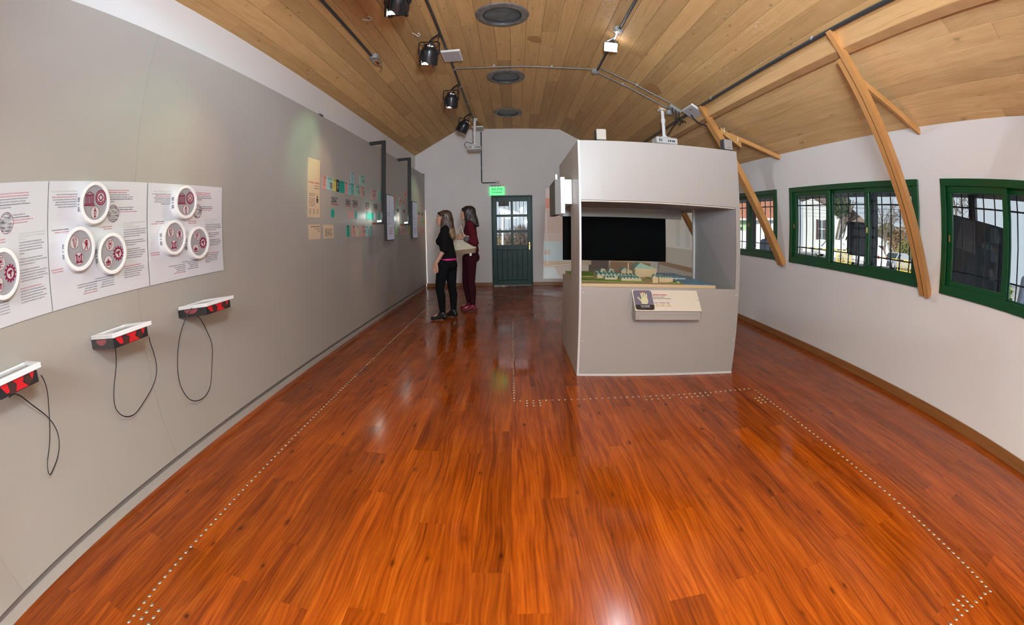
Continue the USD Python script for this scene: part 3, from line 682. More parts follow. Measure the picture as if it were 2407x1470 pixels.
def info_board(k, y0, language):
    _, head, p1, p2, u1, u2, u3, why, body, inn = TEXT[k]
    t = thing('info_board', f'white information board printed in {language}', 'information board', (XP, y0, 1.145))
    bd = put('panel', cbox(XP + 0.001, XP + 0.010, y0, y0 + 0.7585, 1.146, 1.76, 0.001), board_w, t, size=0.1)
    lines(bd, head, y0 + 0.205, 1.705, 0.0078, align='r', m=head_ink)
    lines(bd, p1, y0 + 0.205, 1.690, align='r', reds=(1,))
    lines(bd, p2, y0 + 0.425, 1.708, reds=(0, 1), bold=(4,))
    lines(bd, u1, y0 + 0.52, 1.612, reds=(2, 3), bold=(1,))
    lines(bd, u2, y0 + 0.47, 1.512, align='r', reds=(0, 1))
    lines(bd, u3, y0 + 0.145, 1.520, align='r', reds=(1,), bold=(0,))
    lines(bd, why, y0 + 0.560, 1.523, 0.0078, m=head_ink)
    lines(bd, body, y0 + 0.563, 1.485)
    lines(bd, inn, y0 + 0.553, 1.283, reds=(0,))
    lines(bd, ['A este le antecede'[:0] or '', 'Geoparque Mundial', 'Grutas del Palacio'], y0 + 0.096, 1.345, align='r', reds=(1, 2))
    lines(bd, TAIL[k], y0 + 0.335, 1.235, align='r', reds=(4,))
    lines(bd, TAIL[k], y0 + 0.47, 1.248, align='r')
    ov = put('picture_medallion', on_partition(extrude(disc_poly(y0 + 0.479, 1.583, 0.046, n=40), 0.0008), 0, 0, 0.010), mottled('engraved_picture', (0.05, 0.05, 0.06), (0.62, 0.61, 0.62), 90, 0.5, stretch=(1, 0.6, 1.6)), bd)
    put('medallion_ring', on_partition(extrude(disc_poly(y0 + 0.479, 1.583, 0.0475, n=40).difference(disc_poly(y0 + 0.479, 1.583, 0.0455, n=40)), 0.0012), 0, 0, 0.010), icon_m, ov)
    return t


for k, (y0, lang) in enumerate(((-0.027, 'Spanish, cut off at the left edge of the photo'), (0.737, 'Portuguese, in the middle of the three'), (1.507, 'English, furthest right of the three'))):
    info_board(k, y0, lang)
    which = ('leftmost board', 'middle board', 'right-hand board')[k]
    for kind, dy, z, where in (('top', 0.312, 1.637, 'temple, emblem and lantern icons'), ('left', 0.199, 1.415, 'drum, dancers and castle icons'), ('right', 0.438, 1.367, 'document, cogwheel and ship icons')):
        if k == 0 and kind != 'right':
            continue
        lens(y0 + dy, z, kind, t, f'round white disc with {where} on the {which}')

# tablets on black boxes, each with its cable hanging in a loop
tab_black = pbr('black_box_print', (0.018, 0.017, 0.018), 0.4)
tab_red = pbr('red_box_print', (0.55, 0.012, 0.018), 0.4)
tab_brown = pbr('brown_box_print', (0.055, 0.022, 0.018), 0.4)
screen_off = pbr('dark_glass_screen', (0.16, 0.165, 0.16), 0.08)
cable_m = pbr('black_cable', (0.012, 0.011, 0.011), 0.45)
CABLES = [[(-1.92, 0.30, 0.895), (-2.0, 0.39, 0.86), (-2.04, 0.45, 0.80), (-2.06, 0.50, 0.75), (-2.07, 0.55, 0.69), (-2.07, 0.575, 0.62), (-2.07, 0.565, 0.57), (-2.06, 0.51, 0.51), (-2.06, 0.45, 0.475), (-2.05, 0.415, 0.47), (-2.05, 0.42, 0.50), (-2.04, 0.46, 0.56), (-2.0, 0.515, 0.67), (-1.98, 0.545, 0.77), (-1.96, 0.555, 0.85), (-1.95, 0.535, 0.915)],
          [(-1.95, 1.055, 0.915), (-2.0, 1.085, 0.85), (-2.02, 1.075, 0.78), (-2.03, 1.04, 0.70), (-2.04, 1.015, 0.62), (-2.05, 1.02, 0.565), (-2.05, 1.06, 0.515), (-2.05, 1.14, 0.495), (-2.05, 1.23, 0.525), (-2.04, 1.33, 0.585), (-2.03, 1.39, 0.66), (-2.02, 1.395, 0.75), (-2.0, 1.37, 0.82), (-1.96, 1.335, 0.885)],
          [(-1.95, 1.745, 0.975), (-1.97, 1.70, 0.93), (-2.0, 1.645, 0.84), (-2.02, 1.60, 0.72), (-2.03, 1.575, 0.61), (-2.04, 1.575, 0.53), (-2.05, 1.60, 0.45), (-2.05, 1.64, 0.39), (-2.05, 1.70, 0.36), (-2.05, 1.77, 0.355), (-2.04, 1.84, 0.39), (-2.03, 1.885, 0.47), (-2.02, 1.925, 0.59), (-2.0, 1.925, 0.69), (-2.0, 1.895, 0.78), (-1.98, 1.84, 0.86), (-1.95, 1.775, 0.905)]]
for k, y0 in enumerate((0.222, 0.980, 1.737)):
    where = ('under the Spanish board', 'under the Portuguese board', 'under the English board')[k]
    t = thing('tablet_shelf', f'white tablet on a black and red wall box, {where}', 'tablet', (XP, y0 + 0.13, 0.91))
    x0, x1, y1 = XP, -1.815, y0 + 0.252

    def shear(m):
        v, f = vf(m)
        v = v.copy(); v[:, 2] += (v[:, 0] - XP) * 0.075
        return v, f
    bx = put('box', shear(cbox(x0, x1, y0, y1, 0.900, 0.948, 0.002)), tab_black, t, size=0.1)
    w = y1 - y0
    for (a, b, m, pts) in (('front_print', 0, tab_red, [(0.05, 0.048), (0.24, 0.048), (0.27, 0.01), (0.18, 0.012)]), ('front_print', 0, tab_red, [(0.36, 0.048), (0.68, 0.048), (0.62, 0.025), (0.74, 0.003), (0.42, 0.003), (0.47, 0.03)]), ('front_print', 0, tab_red, [(0.80, 0.048), (0.93, 0.048), (0.86, 0.02)]),
                           ('front_print', 0, tab_brown, [(0.26, 0.046), (0.36, 0.046), (0.46, 0.028), (0.41, 0.002), (0.28, 0.002), (0.24, 0.02)]), ('front_print', 0, tab_brown, [(0.69, 0.046), (0.79, 0.044), (0.86, 0.02), (0.76, 0.004), (0.66, 0.022)])):
        put(a, shear(frame(extrude(sg.Polygon([(p * w, q) for p, q in pts]), 0.0012), (x1, y0, 0.9), Y_AXIS, Z_AXIS, X_AXIS)), m, bx)
    put('side_print', shear(frame(extrude(sa.scale(sg.Point(0, 0).buffer(1), 0.072, 0.028).intersection(sg.box(-1, -1, 1, 0)), 0.001), (XP + 0.15, y0 - 0.0008, 0.946), (1, 0, 0), (0, 0, 1), (0, 1, 0))), pbr('faded_red_print', (0.30, 0.06, 0.065), 0.4), bx)
    ya, yb, xb = y0 - 0.005, y1 + 0.028, -1.80
    tb = put('tablet_frame', shear([cbox(x0 + 0.012, xb, ya, yb, 0.950, 0.962, 0.003)] + [cbox(p[0], p[1], p[2], p[3], 0.960, 0.972, 0.003) for p in ((x0 + 0.012, x0 + 0.045, ya, yb), (xb - 0.04, xb, ya, yb), (x0 + 0.04, xb - 0.035, ya, ya + 0.035), (x0 + 0.04, xb - 0.035, yb - 0.035, yb))]), rim_m, t)
    put('screen', shear(box(x0 + 0.045, xb - 0.04, ya + 0.035, yb - 0.035, 0.962, 0.9635)), screen_off, tb)
    put('cable', tube(spline(CABLES[k], 70), 0.0032, 8), cable_m, t, smooth=True)

# ---------------------------------------------------------------- timeline cards on the partition
CARD = {'beige': (0.62, 0.47, 0.31), 'pink': (0.62, 0.30, 0.27), 'cyan': (0.28, 0.56, 0.54), 'yellow': (0.62, 0.55, 0.10), 'green': (0.0, 0.33, 0.23), 'blue': (0.26, 0.45, 0.47), 'mint': (0.26, 0.50, 0.39), 'teal': (0.10, 0.42, 0.34), 'black': (0.025, 0.022, 0.02), 'lime': (0.40, 0.45, 0.08), 'white': (0.6, 0.6, 0.66)}
card_ink = pbr('card_ink', (0.05, 0.045, 0.045), 0.6)
photo_m = mottled('card_photograph', (0.05, 0.05, 0.045), (0.40, 0.38, 0.33), 60, 0.5)


def card(y0, y1, z0, z1, colour, label, year=None, photo=None, rows=5, oval=False, cols=1):
    w, h = y1 - y0, z1 - z0
    t = thing('timeline_card' if not oval else 'timeline_medallion', label, 'card', (XP, y0, z0))
    m = pbr('card_' + colour, CARD[colour], 0.55)
    shape = sa.scale(sg.Point(w / 2, h / 2).buffer(1, 8), w / 2, h / 2) if oval else sg.box(0, 0, w, h)
    s = put('sheet', on_partition(extrude(shape, 0.003), y0, z0), m, t, size=0.09)
    if year:
        put('printed_year', on_partition(text(year, min(h * 0.16, 0.024), 0.0006, True, width=w * 0.8), y0 + w * 0.1, z1 - h * 0.2, 0.003), card_ink, s)
    a, b = (0.25, 0.75) if oval else (0.12, 0.86)
    for c in range(cols):
        for i in range(rows):
            x0, x1 = a + (b - a) * c / cols, a + (b - a) * (c + 0.86) / cols * (1 if i % 3 < 2 else 0.85)
            z = h * (0.70 - 0.55 * i / max(rows, 1))
            put('print_line', on_partition(box(w * x0, w * x1, z - 0.0022, z, 0, 0.0005), y0, z0, 0.003), card_ink, s)
    if photo:
        put('photograph', on_partition(box(w * photo[0], w * photo[1], h * photo[2], h * photo[3], 0, 0.0008), y0, z0, 0.003), photo_m, s)
    return t


top = card(3.666, 3.942, 1.544, 2.188, 'beige', 'tall cream title sheet at the head of the timeline', rows=0)
for i, (s, h, z, b) in enumerate((('DE VISCACHA A MUNDO', 0.016, 1.915, True), ('de los pueblos a la', 0.010, 1.885, False), ('industria mundial', 0.010, 1.860, False))):
    put('printed_heading', on_partition(text(s if i else 'DEL PUEBLO AL MUNDO', h, 0.0006, b, 'r'), 3.928, z, 0.003), black_ink if i else red_ink, top)
for i in range(7):
    put('print_line', on_partition(box(0.03, 0.165, 0, 0.004, 0, 0.0005), 3.666, 1.80 - i * 0.02 - (0.01 if i > 1 else 0), 0.003), card_ink, top)
for i in range(4):
    for j in range(3):
        put('print_line', on_partition(box(0, 0.05, 0, 0.004, 0, 0.0005), 3.69 + j * 0.085, 1.63 - i * 0.017, 0.003), card_ink if i < 3 else pbr('card_green', CARD['green'], 0.55), top)
put('tower_emblem', on_partition(extrude(unary_union([sg.box(-.018, 0, .018, .05), sg.box(-.013, .055, .013, .075), sg.box(-.002, .075, .002, .10), sg.box(-.034, .03, -.022, .04), sg.box(.022, .03, .034, .04)]), 0.0008), 3.885, 1.705, 0.003), card_ink, top)
UP = 'in the upper row of the timeline'
card(4.015, 4.112, 1.875, 2.028, 'pink', f'pink card headed 1750, first {UP}', '1750', rows=9)
card(4.113, 4.287, 1.874, 2.026, 'cyan', f'pale cyan card with a drawing, second {UP}', '1833', (0.5, 0.95, 0.12, 0.62), 4)
card(4.288, 4.381, 1.872, 2.026, 'yellow', f'yellow card, third {UP}', '1840', rows=5)
t = card(4.384, 4.464, 1.873, 2.024, 'black', f'dark portrait photograph of a man, fourth {UP}', rows=0)
put('portrait_face', on_partition(extrude(disc_poly(0.04, 0.10, 0.016, 0.022), 0.0006), 4.384, 1.873, 0.003), pbr('portrait_grey', (0.30, 0.27, 0.24), 0.5), t)
put('portrait_collar', on_partition(extrude(sg.Polygon([(0.02, 0.07), (0.06, 0.07), (0.045, 0.02)]), 0.0006), 4.384, 1.873, 0.003), pbr('portrait_light', (0.45, 0.42, 0.38), 0.5), t)
card(4.466, 4.637, 1.87, 2.02, 'green', f'wide dark green card, fifth {UP}', '1847', rows=8, cols=2)
card(4.64, 4.739, 1.872, 2.022, 'pink', f'narrow pink card right of the wide green one {UP}', '1857', rows=6)
card(4.751, 4.848, 1.87, 2.022, 'blue', f'pale blue card under the tall raised blue card', '1862', rows=6)
card(4.849, 4.936, 1.874, 2.026, 'teal', f'narrow teal card beside the pale blue one {UP}', '1863', rows=6)
card(4.838, 4.945, 2.036, 2.178, 'blue', 'blue card raised above the upper row of the timeline', '1862', rows=7)
card(4.99, 5.171, 1.87, 2.014, 'mint', f'mint card with a bottle picture {UP}', '1865', (0.62, 0.9, 0.15, 0.62), 5)
card(5.176, 5.348, 1.872, 2.015, 'pink', f'pink card with a dark olive picture {UP}', '1868', (0.5, 0.95, 0.12, 0.66), 5)
card(5.165, 5.354, 2.035, 2.173, 'mint', 'mint card raised above the pink card with the olive picture', '1871', (0.5, 0.98, 0.3, 0.6), 5)
card(5.617, 5.878, 1.868, 2.01, 'pink', 'large pink card with a round dark emblem left of the first screen post', '1880', (0.36, 0.66, 0.3, 0.62), 6)
card(5.89, 5.984, 1.868, 2.016, 'mint', 'narrow mint card just left of the first screen post', rows=5)
card(6.025, 6.103, 1.87, 2.02, 'teal', 'narrow teal card touching the first screen post', rows=5)
b1 = card(3.678, 3.943, 1.308, 1.467, 'beige', 'cream sheet below the tall title sheet', rows=0)
for i, s in enumerate(('DEL PUEBLO AL MUNDO', 'from village to world', 'timeline')):
    put('printed_heading', on_partition(text(s, 0.013 if i == 0 else 0.009, 0.0006, i == 0, 'r'), 3.93, 1.438 - i * 0.022, 0.003), black_ink, b1)
card(4.028, 4.293, 1.307, 1.465, 'beige', 'cream sheet with three columns of print in the lower row', rows=16, cols=3)
LO = 'in the lower row of the timeline'
card(4.684, 4.771, 1.31, 1.461, 'green', f'narrow dark green card, first coloured card {LO}', '1856', rows=7)
card(4.866, 4.953, 1.31, 1.462, 'pink', f'narrow pink card between the green and cream cards {LO}', '1859', rows=6)
card(5.003, 5.095, 1.309, 1.459, 'beige', f'narrow cream card {LO}', '1861', rows=5)
card(5.183, 5.364, 1.303, 1.46, 'pink', f'pink card with a small grey picture {LO}', '1866', (0.58, 0.9, 0.35, 0.6), 6)
card(5.366, 5.452, 1.303, 1.459, 'cyan', f'cyan card joined to the pink card {LO}', '1868', rows=6)
card(5.539, 5.624, 1.303, 1.458, 'cyan', f'separate narrow cyan card {LO} left of the first screen', '1870', rows=6)
for y0, y1, c, l in ((4.229, 4.33, 'green', 'lone green oval starting the row of ovals'), (4.738, 4.838, 'pink', 'first pink oval under the year 1861'), (4.852, 4.952, 'pink', 'second pink oval beside the first'), (4.966, 5.051, 'green', 'green oval right of the two pink ovals'), (5.395, 5.491, 'green', 'first of four crowded green ovals under 1873'), (5.505, 5.593, 'green', 'second of four crowded green ovals under 1873'), (5.61, 5.699, 'green', 'third of four crowded ovals, half lit by the screen lamp'), (5.733, 5.825, 'white', 'pale oval under 1883 with lamp glare painted into its colour'), (5.939, 6.019, 'green', 'lone green oval close to the first screen post')):  # the pale oval has the lamp glare put into its colour
    card(y0, y1, 1.545, 1.659, c, l + ' on the timeline', rows=3, oval=True)
for y0, y1, z0, z1, c, l, ph in ((6.788, 6.914, 1.87, 2.017, 'pink', 'pink card edge right of the first screen', None), (6.926, 7.027, 1.868, 1.985, 'mint', 'small mint card right of the first screen', None), (7.111, 7.267, 1.873, 2.008, 'pink', 'pink card with dark picture between the two screens', (0.3, 0.75, 0.25, 0.65)), (7.366, 7.533, 1.869, 1.99, 'pink', 'pink card next to the second post, upper row', (0.4, 0.8, 0.3, 0.6)), (7.451, 7.669, 2.037, 2.162, 'pink', 'pink card raised above the row by the second post', (0.3, 0.6, 0.3, 0.6)),
                                 (6.817, 6.868, 1.30, 1.445, 'cyan', 'cyan sliver low beside the first screen', None), (6.886, 6.968, 1.297, 1.441, 'lime', 'yellow green card low beside the first screen', None), (7.189, 7.446, 1.294, 1.45, 'pink', 'pink card low between the two screens', (0.4, 0.75, 0.3, 0.7)), (7.719, 7.88, 1.299, 1.46, 'lime', 'striped yellow green card low left of the second screen', None), (7.90, 8.033, 1.297, 1.462, 'pink', 'pink card low touching the second screen', None),
                                 (8.54, 8.68, 1.869, 2.013, 'mint', 'mint card right of the second screen', (0.3, 0.7, 0.2, 0.6)), (8.702, 8.848, 1.869, 2.0, 'pink', 'pink card right of the second screen, upper row', (0.4, 0.8, 0.3, 0.6)), (8.55, 8.70, 1.50, 1.72, 'pink', 'tall pink card behind the edge of the second screen', None), (8.86, 8.965, 1.54, 1.634, 'mint', 'small mint card near the partition end', None), (9.011, 9.25, 1.538, 1.629, 'lime', 'yellow card nearest to the partition end', None), (8.683, 8.873, 1.296, 1.451, 'pink', 'pink card low near the partition end, left one', (0.4, 0.75, 0.3, 0.65)), (8.963, 9.134, 1.293, 1.439, 'pink', 'pink card low near the partition end, right one', (0.4, 0.75, 0.3, 0.65))):
    card(y0, y1, z0, z1, c, l, rows=4, photo=ph)
card(6.958, 7.056, 1.54, 1.649, 'pink', 'pink oval between the two screens', rows=3, oval=True)

# sliding screens on bent black posts
post_m = pbr('black_powder_coat', (0.014, 0.012, 0.012), 0.45)
lcd = usdkit.material(stage, L('lit_screen'), {'p': ('principled_bsdf', {'base_color': (0.10, 0.10, 0.115), 'roughness': 0.3, 'emission_color': (0.54, 0.54, 0.66), 'emission_strength': 0.13})}, [], surface='p.BSDF')
lamp_glow = glow('screen_lamp_white', (0.80, 1.0, 0.92), 8.0)
for k, (yp, y0, y1) in enumerate(((5.56, 5.375, 5.735), (7.05, 6.845, 7.20))):
    nm = ('nearer to the camera', 'further away')[k]
    t = thing('sliding_screen', f'tall screen on a bent black post over the timeline, the one {nm}', 'screen', (XP + 0.2, yp, 1.2))
    put('post', cbox(-1.93, -1.875, yp - 0.028, yp + 0.028, 1.47, 2.735, 0.004), post_m, t)
    put('arm', cbox(-2.34, -1.93, yp - 0.028, yp + 0.028, 2.688, 2.735, 0.004), post_m, t)
    put('carriage', [cbox(-2.08, -1.875, yp - 0.02, yp + 0.075, 1.475, 1.50, 0.003), cbox(-1.90, -1.83, yp - 0.075, yp + 0.075, 1.46, 1.68, 0.004), cbox(-1.87, -1.83, yp - 0.03, yp + 0.05, 1.42, 1.47, 0.003)], post_m, t)
    mo = put('monitor', cbox(-1.835, -1.792, y0, y1, 1.22, 1.895, 0.004), post_m, t, size=0.1)
    put('display', box(-1.792, -1.7905, y0 + 0.012, y1 - 0.012, 1.235, 1.882), lcd, mo, size=0.1)
    for z, a, b in ((1.62, 0.12, 0.35), (1.58, 0.15, 0.32), (1.46, 0.12, 0.36)):
        put('display_mark', box(-1.7905, -1.790, y0 + 0.36 * a, y0 + 0.36 * b, z, z + 0.008), black_ink, mo)
    put('display_mark', box(-1.7905, -1.790, y0 + 0.13, y0 + 0.134, 1.46, 1.86), black_ink, mo)
    for i in range(6):
        put('display_mark', box(-1.7905, -1.790, y0 + 0.09, y0 + (0.30 if i % 2 else 0.26), 1.31 + i * 0.018, 1.316 + i * 0.018), pbr('screen_red', (0.4, 0.12, 0.12), 0.4), mo)
    put('lamp_lens', cbox(-2.0, -1.93, yp - 0.012, yp + 0.012, 1.506, 1.530, 0.003), lamp_glow, t)
    put('red_warning_strip', box(-2.08, -2.0, yp - 0.021, yp + 0.0, 1.478, 1.49), pbr('warning_red', (0.45, 0.04, 0.02), 0.4), t)
    q = bow_in((-2.02, yp, 1.60))[0]
    ball_light('screen_lamp' if k == 0 else 'screen_lamp_001', q, 0.045, 5.5, (0.80, 1.0, 0.94))

# ---------------------------------------------------------------- ceiling fittings
zinc = mottled('weathered_zinc', (0.10, 0.105, 0.11), (0.19, 0.195, 0.20), 9, 0.5, metallic=0.5)
zinc_rim = mottled('vent_rim', (0.13, 0.115, 0.10), (0.24, 0.21, 0.185), 12, 0.5, metallic=0.3)
pipe_dk = pbr('dark_conduit', (0.055, 0.058, 0.062), 0.45, 0.5)
pipe_lt = pbr('galvanised_conduit', (0.42, 0.42, 0.40), 0.35, 0.8)
box_m = pbr('grey_junction_box', (0.36, 0.36, 0.35), 0.45, 0.3)
panel_w = pbr('lamp_housing_white', (0.78, 0.76, 0.74), 0.4)
diff_m = pbr('lamp_diffuser_unlit', (0.48, 0.45, 0.45), 0.5)
for k, y in enumerate((3.915, 5.855, 7.775)):
    t = thing('ceiling_vent', ('nearest', 'middle', 'furthest')[k] + ' of three round grey vents in the flat ceiling', 'vent', (-0.09, y, 3.765), group=None)
    put('vent_rim', move(lathe([(0.205, 0.004), (0.212, -0.022), (0.232, -0.030), (0.262, -0.024), (0.285, -0.014), (0.295, 0.004)], 48), (-0.09, y, 3.765)), zinc_rim, t, smooth=30)
    put('vent_throat', move(lathe([(0.207, -0.018), (0.200, -0.002), (0.185, 0.004), (0.02, 0.003), (0.0, 0.003)], 48), (-0.09, y, 3.762)), zinc, t, smooth=30)
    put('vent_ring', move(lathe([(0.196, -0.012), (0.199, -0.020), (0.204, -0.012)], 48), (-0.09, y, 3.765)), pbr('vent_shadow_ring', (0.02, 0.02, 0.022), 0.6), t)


def zr(x):
    return 3.765 - (x - 1.12) * 0.5176


def zl(x):
    return 3.205 + (x + 2.38) * 0.535


def conduit(label, P, r, m, clips=()):
    n = max(2, int(np.linalg.norm(np.diff(np.array(P, float), axis=0), axis=1).sum() / 0.3))
    Q = []
    for a, b in zip(P[:-1], P[1:]):
        Q += [np.array(a) + (np.array(b) - np.array(a)) * s for s in np.linspace(0, 1, max(2, n // (len(P) - 1)))[:-1]]
    Q.append(np.array(P[-1]))
    t = thing('conduit', label, 'conduit', P[0])
    put('pipe', tube(Q, r, 8), m, t, smooth=50)
    for c in clips:
        put('saddle', cbox(c[0] - 0.018, c[0] + 0.018, c[1] - 0.018, c[1] + 0.018, c[2] - 0.018, c[2] + 0.018, 0.004), box_m, t)
    return t


conduit('dark conduit along the ceiling carrying the black spotlights', [(-0.825, 0.0, 3.735), (-0.825, 8.3, 3.735)], 0.016, pipe_dk, [(-0.825, y, 3.735) for y in (2.7, 5.39, 6.1, 7.0)])
conduit('dark conduit along the ceiling carrying the lit floodlight', [(1.225, 0.0, zr(1.225) - 0.03), (1.225, 5.30, zr(1.225) - 0.03)], 0.016, pipe_dk)
conduit('dark conduit beside the roof beam', [(2.47, -0.5, zr(2.47) - 0.03), (2.47, 9.2, zr(2.47) - 0.03)], 0.018, pipe_dk, [(2.47, 2.25, zr(2.47) - 0.02), (2.47, 4.3, zr(2.47) - 0.02)])
conduit('short dark conduit on the left ceiling slope ending in a chrome spotlight socket', [(-1.675, 0.0, zl(-1.675) - 0.03), (-1.675, 4.25, zl(-1.675) - 0.03)], 0.016, pipe_dk)
conduit('thin galvanised conduit crossing the flat ceiling between two vents', [(-0.81, 5.40, 3.745), (1.12, 5.43, 3.745), (1.2, 5.42, 3.70)], 0.012, pipe_lt, [(-0.25, 5.405, 3.752), (0.58, 5.42, 3.752)])
conduit('upper of two parallel galvanised conduits down the right ceiling slope', [(1.24, 5.22, zr(1.24) - 0.02), (2.22, 5.08, zr(2.22) - 0.02)], 0.012, pipe_lt, [(1.75, 5.147, zr(1.75) - 0.015)])
conduit('lower of two parallel galvanised conduits down the right ceiling slope', [(1.24, 5.40, zr(1.24) - 0.02), (2.24, 5.28, zr(2.24) - 0.02)], 0.012, pipe_lt, [(1.6, 5.357, zr(1.6) - 0.015)])
conduit('dark conduit dropping down the far wall to the exit sign', [(-0.745, YE - 0.025, 3.70), (-0.745, YE - 0.025, 2.49), (-0.725, YE - 0.025, 2.47), (-0.42, YE - 0.025, 2.47)], 0.013, pipe_dk, [(-0.745, YE - 0.02, 3.2), (-0.745, YE - 0.02, 2.83)])
t = thing('socket_box', 'small cream junction box on the far wall above the exit sign', 'junction box', (-0.38, YE - 0.03, 2.475))
put('body', cbox(-0.43, -0.335, YE - 0.045, YE - 0.002, 2.445, 2.51, 0.004), pbr('cream_plastic', (0.48, 0.40, 0.33), 0.45), t)
put('lid', cbox(-0.425, -0.34, YE - 0.05, YE - 0.045, 2.45, 2.505, 0.002), pbr('cream_plastic', (0.48, 0.40, 0.33), 0.45), t)
for x, y, z, l in ((1.205, 5.38, zr(1.205) - 0.035, 'round grey junction box where four conduits meet'), (2.43, 4.80, zr(2.43) - 0.03, 'round grey junction box on the conduit beside the beam'), (1.215, 4.02, zr(1.215) - 0.03, 'round grey junction box above the lit floodlight'), (2.30, 5.34, zr(2.30) - 0.035, 'round grey junction box behind the cable terminal')):
    t = thing('junction_box', l, 'junction box', (x, y, z))
    put('body', move(lathe([(0, -0.028), (0.048, -0.028), (0.055, -0.02), (0.055, 0.028), (0, 0.028)], 20), (x, y, z)), box_m, t, smooth=35)
    put('lid', move(lathe([(0, -0.036), (0.040, -0.036), (0.046, -0.028), (0, -0.028)], 20), (x, y, z)), box_m, t, smooth=35)
    put('gland', move(rot(lathe([(0.022, -0.075), (0.022, 0.075)], 10), (1, 0, 0), 90), (x, y, z)), box_m, t, smooth=True)
t = thing('spotlight_socket', 'grey socket with a bare chrome bulb holder on the left ceiling slope', 'lamp holder', (-1.66, 4.33, zl(-1.66) - 0.05))
put('box', move(lathe([(0, -0.03), (0.055, -0.03), (0.06, -0.02), (0.06, 0.03), (0, 0.03)], 20), (-1.66, 4.32, zl(-1.66) - 0.035)), box_m, t, smooth=35)
put('chrome_lamp', frame(lathe([(0, 0), (0.045, 0.0), (0.05, 0.02), (0.046, 0.07), (0.03, 0.085), (0, 0.085)], 20), (-1.65, 4.35, zl(-1.65) - 0.06), (1, 0, 0), (0, 0.6, 0.8), np.array([0.35, 0.75, -0.56])), pbr('chrome', (0.75, 0.72, 0.68), 0.12, 1.0), t, smooth=35)
put('hook', tube(spline([(-1.62, 4.42, 3.48), (-1.60, 4.46, 3.46), (-1.61, 4.49, 3.43), (-1.64, 4.47, 3.42)], 12), 0.007, 6), pbr('chrome', (0.75, 0.72, 0.68), 0.12, 1.0), t, smooth=True)
for (x, y, a), l in zip(((-1.50, 3.48, 25), (-1.11, 4.22, 10)), ('torn strip of peeling paper on the left ceiling slope, the larger one', 'small torn scrap of paper on the left ceiling slope')):
    t = thing('peeling_scrap', l, 'scrap', (x, y, zl(x)))
    s = 1.0 if a == 25 else 0.5
    z = min(zl(x), 3.77) - 0.012
    put('curl', tube(spline([(x - 0.07 * s, y - 0.03, z - 0.01), (x - 0.02 * s, y + 0.04, z), (x + 0.04 * s, y + 0.06, z - 0.012), (x + 0.08 * s, y + 0.02, z - 0.02), (x + 0.05 * s, y - 0.03, z - 0.012)], 20), 0.012, 5), pbr('paper_scrap', (0.62, 0.52, 0.42), 0.7), t, smooth=True)

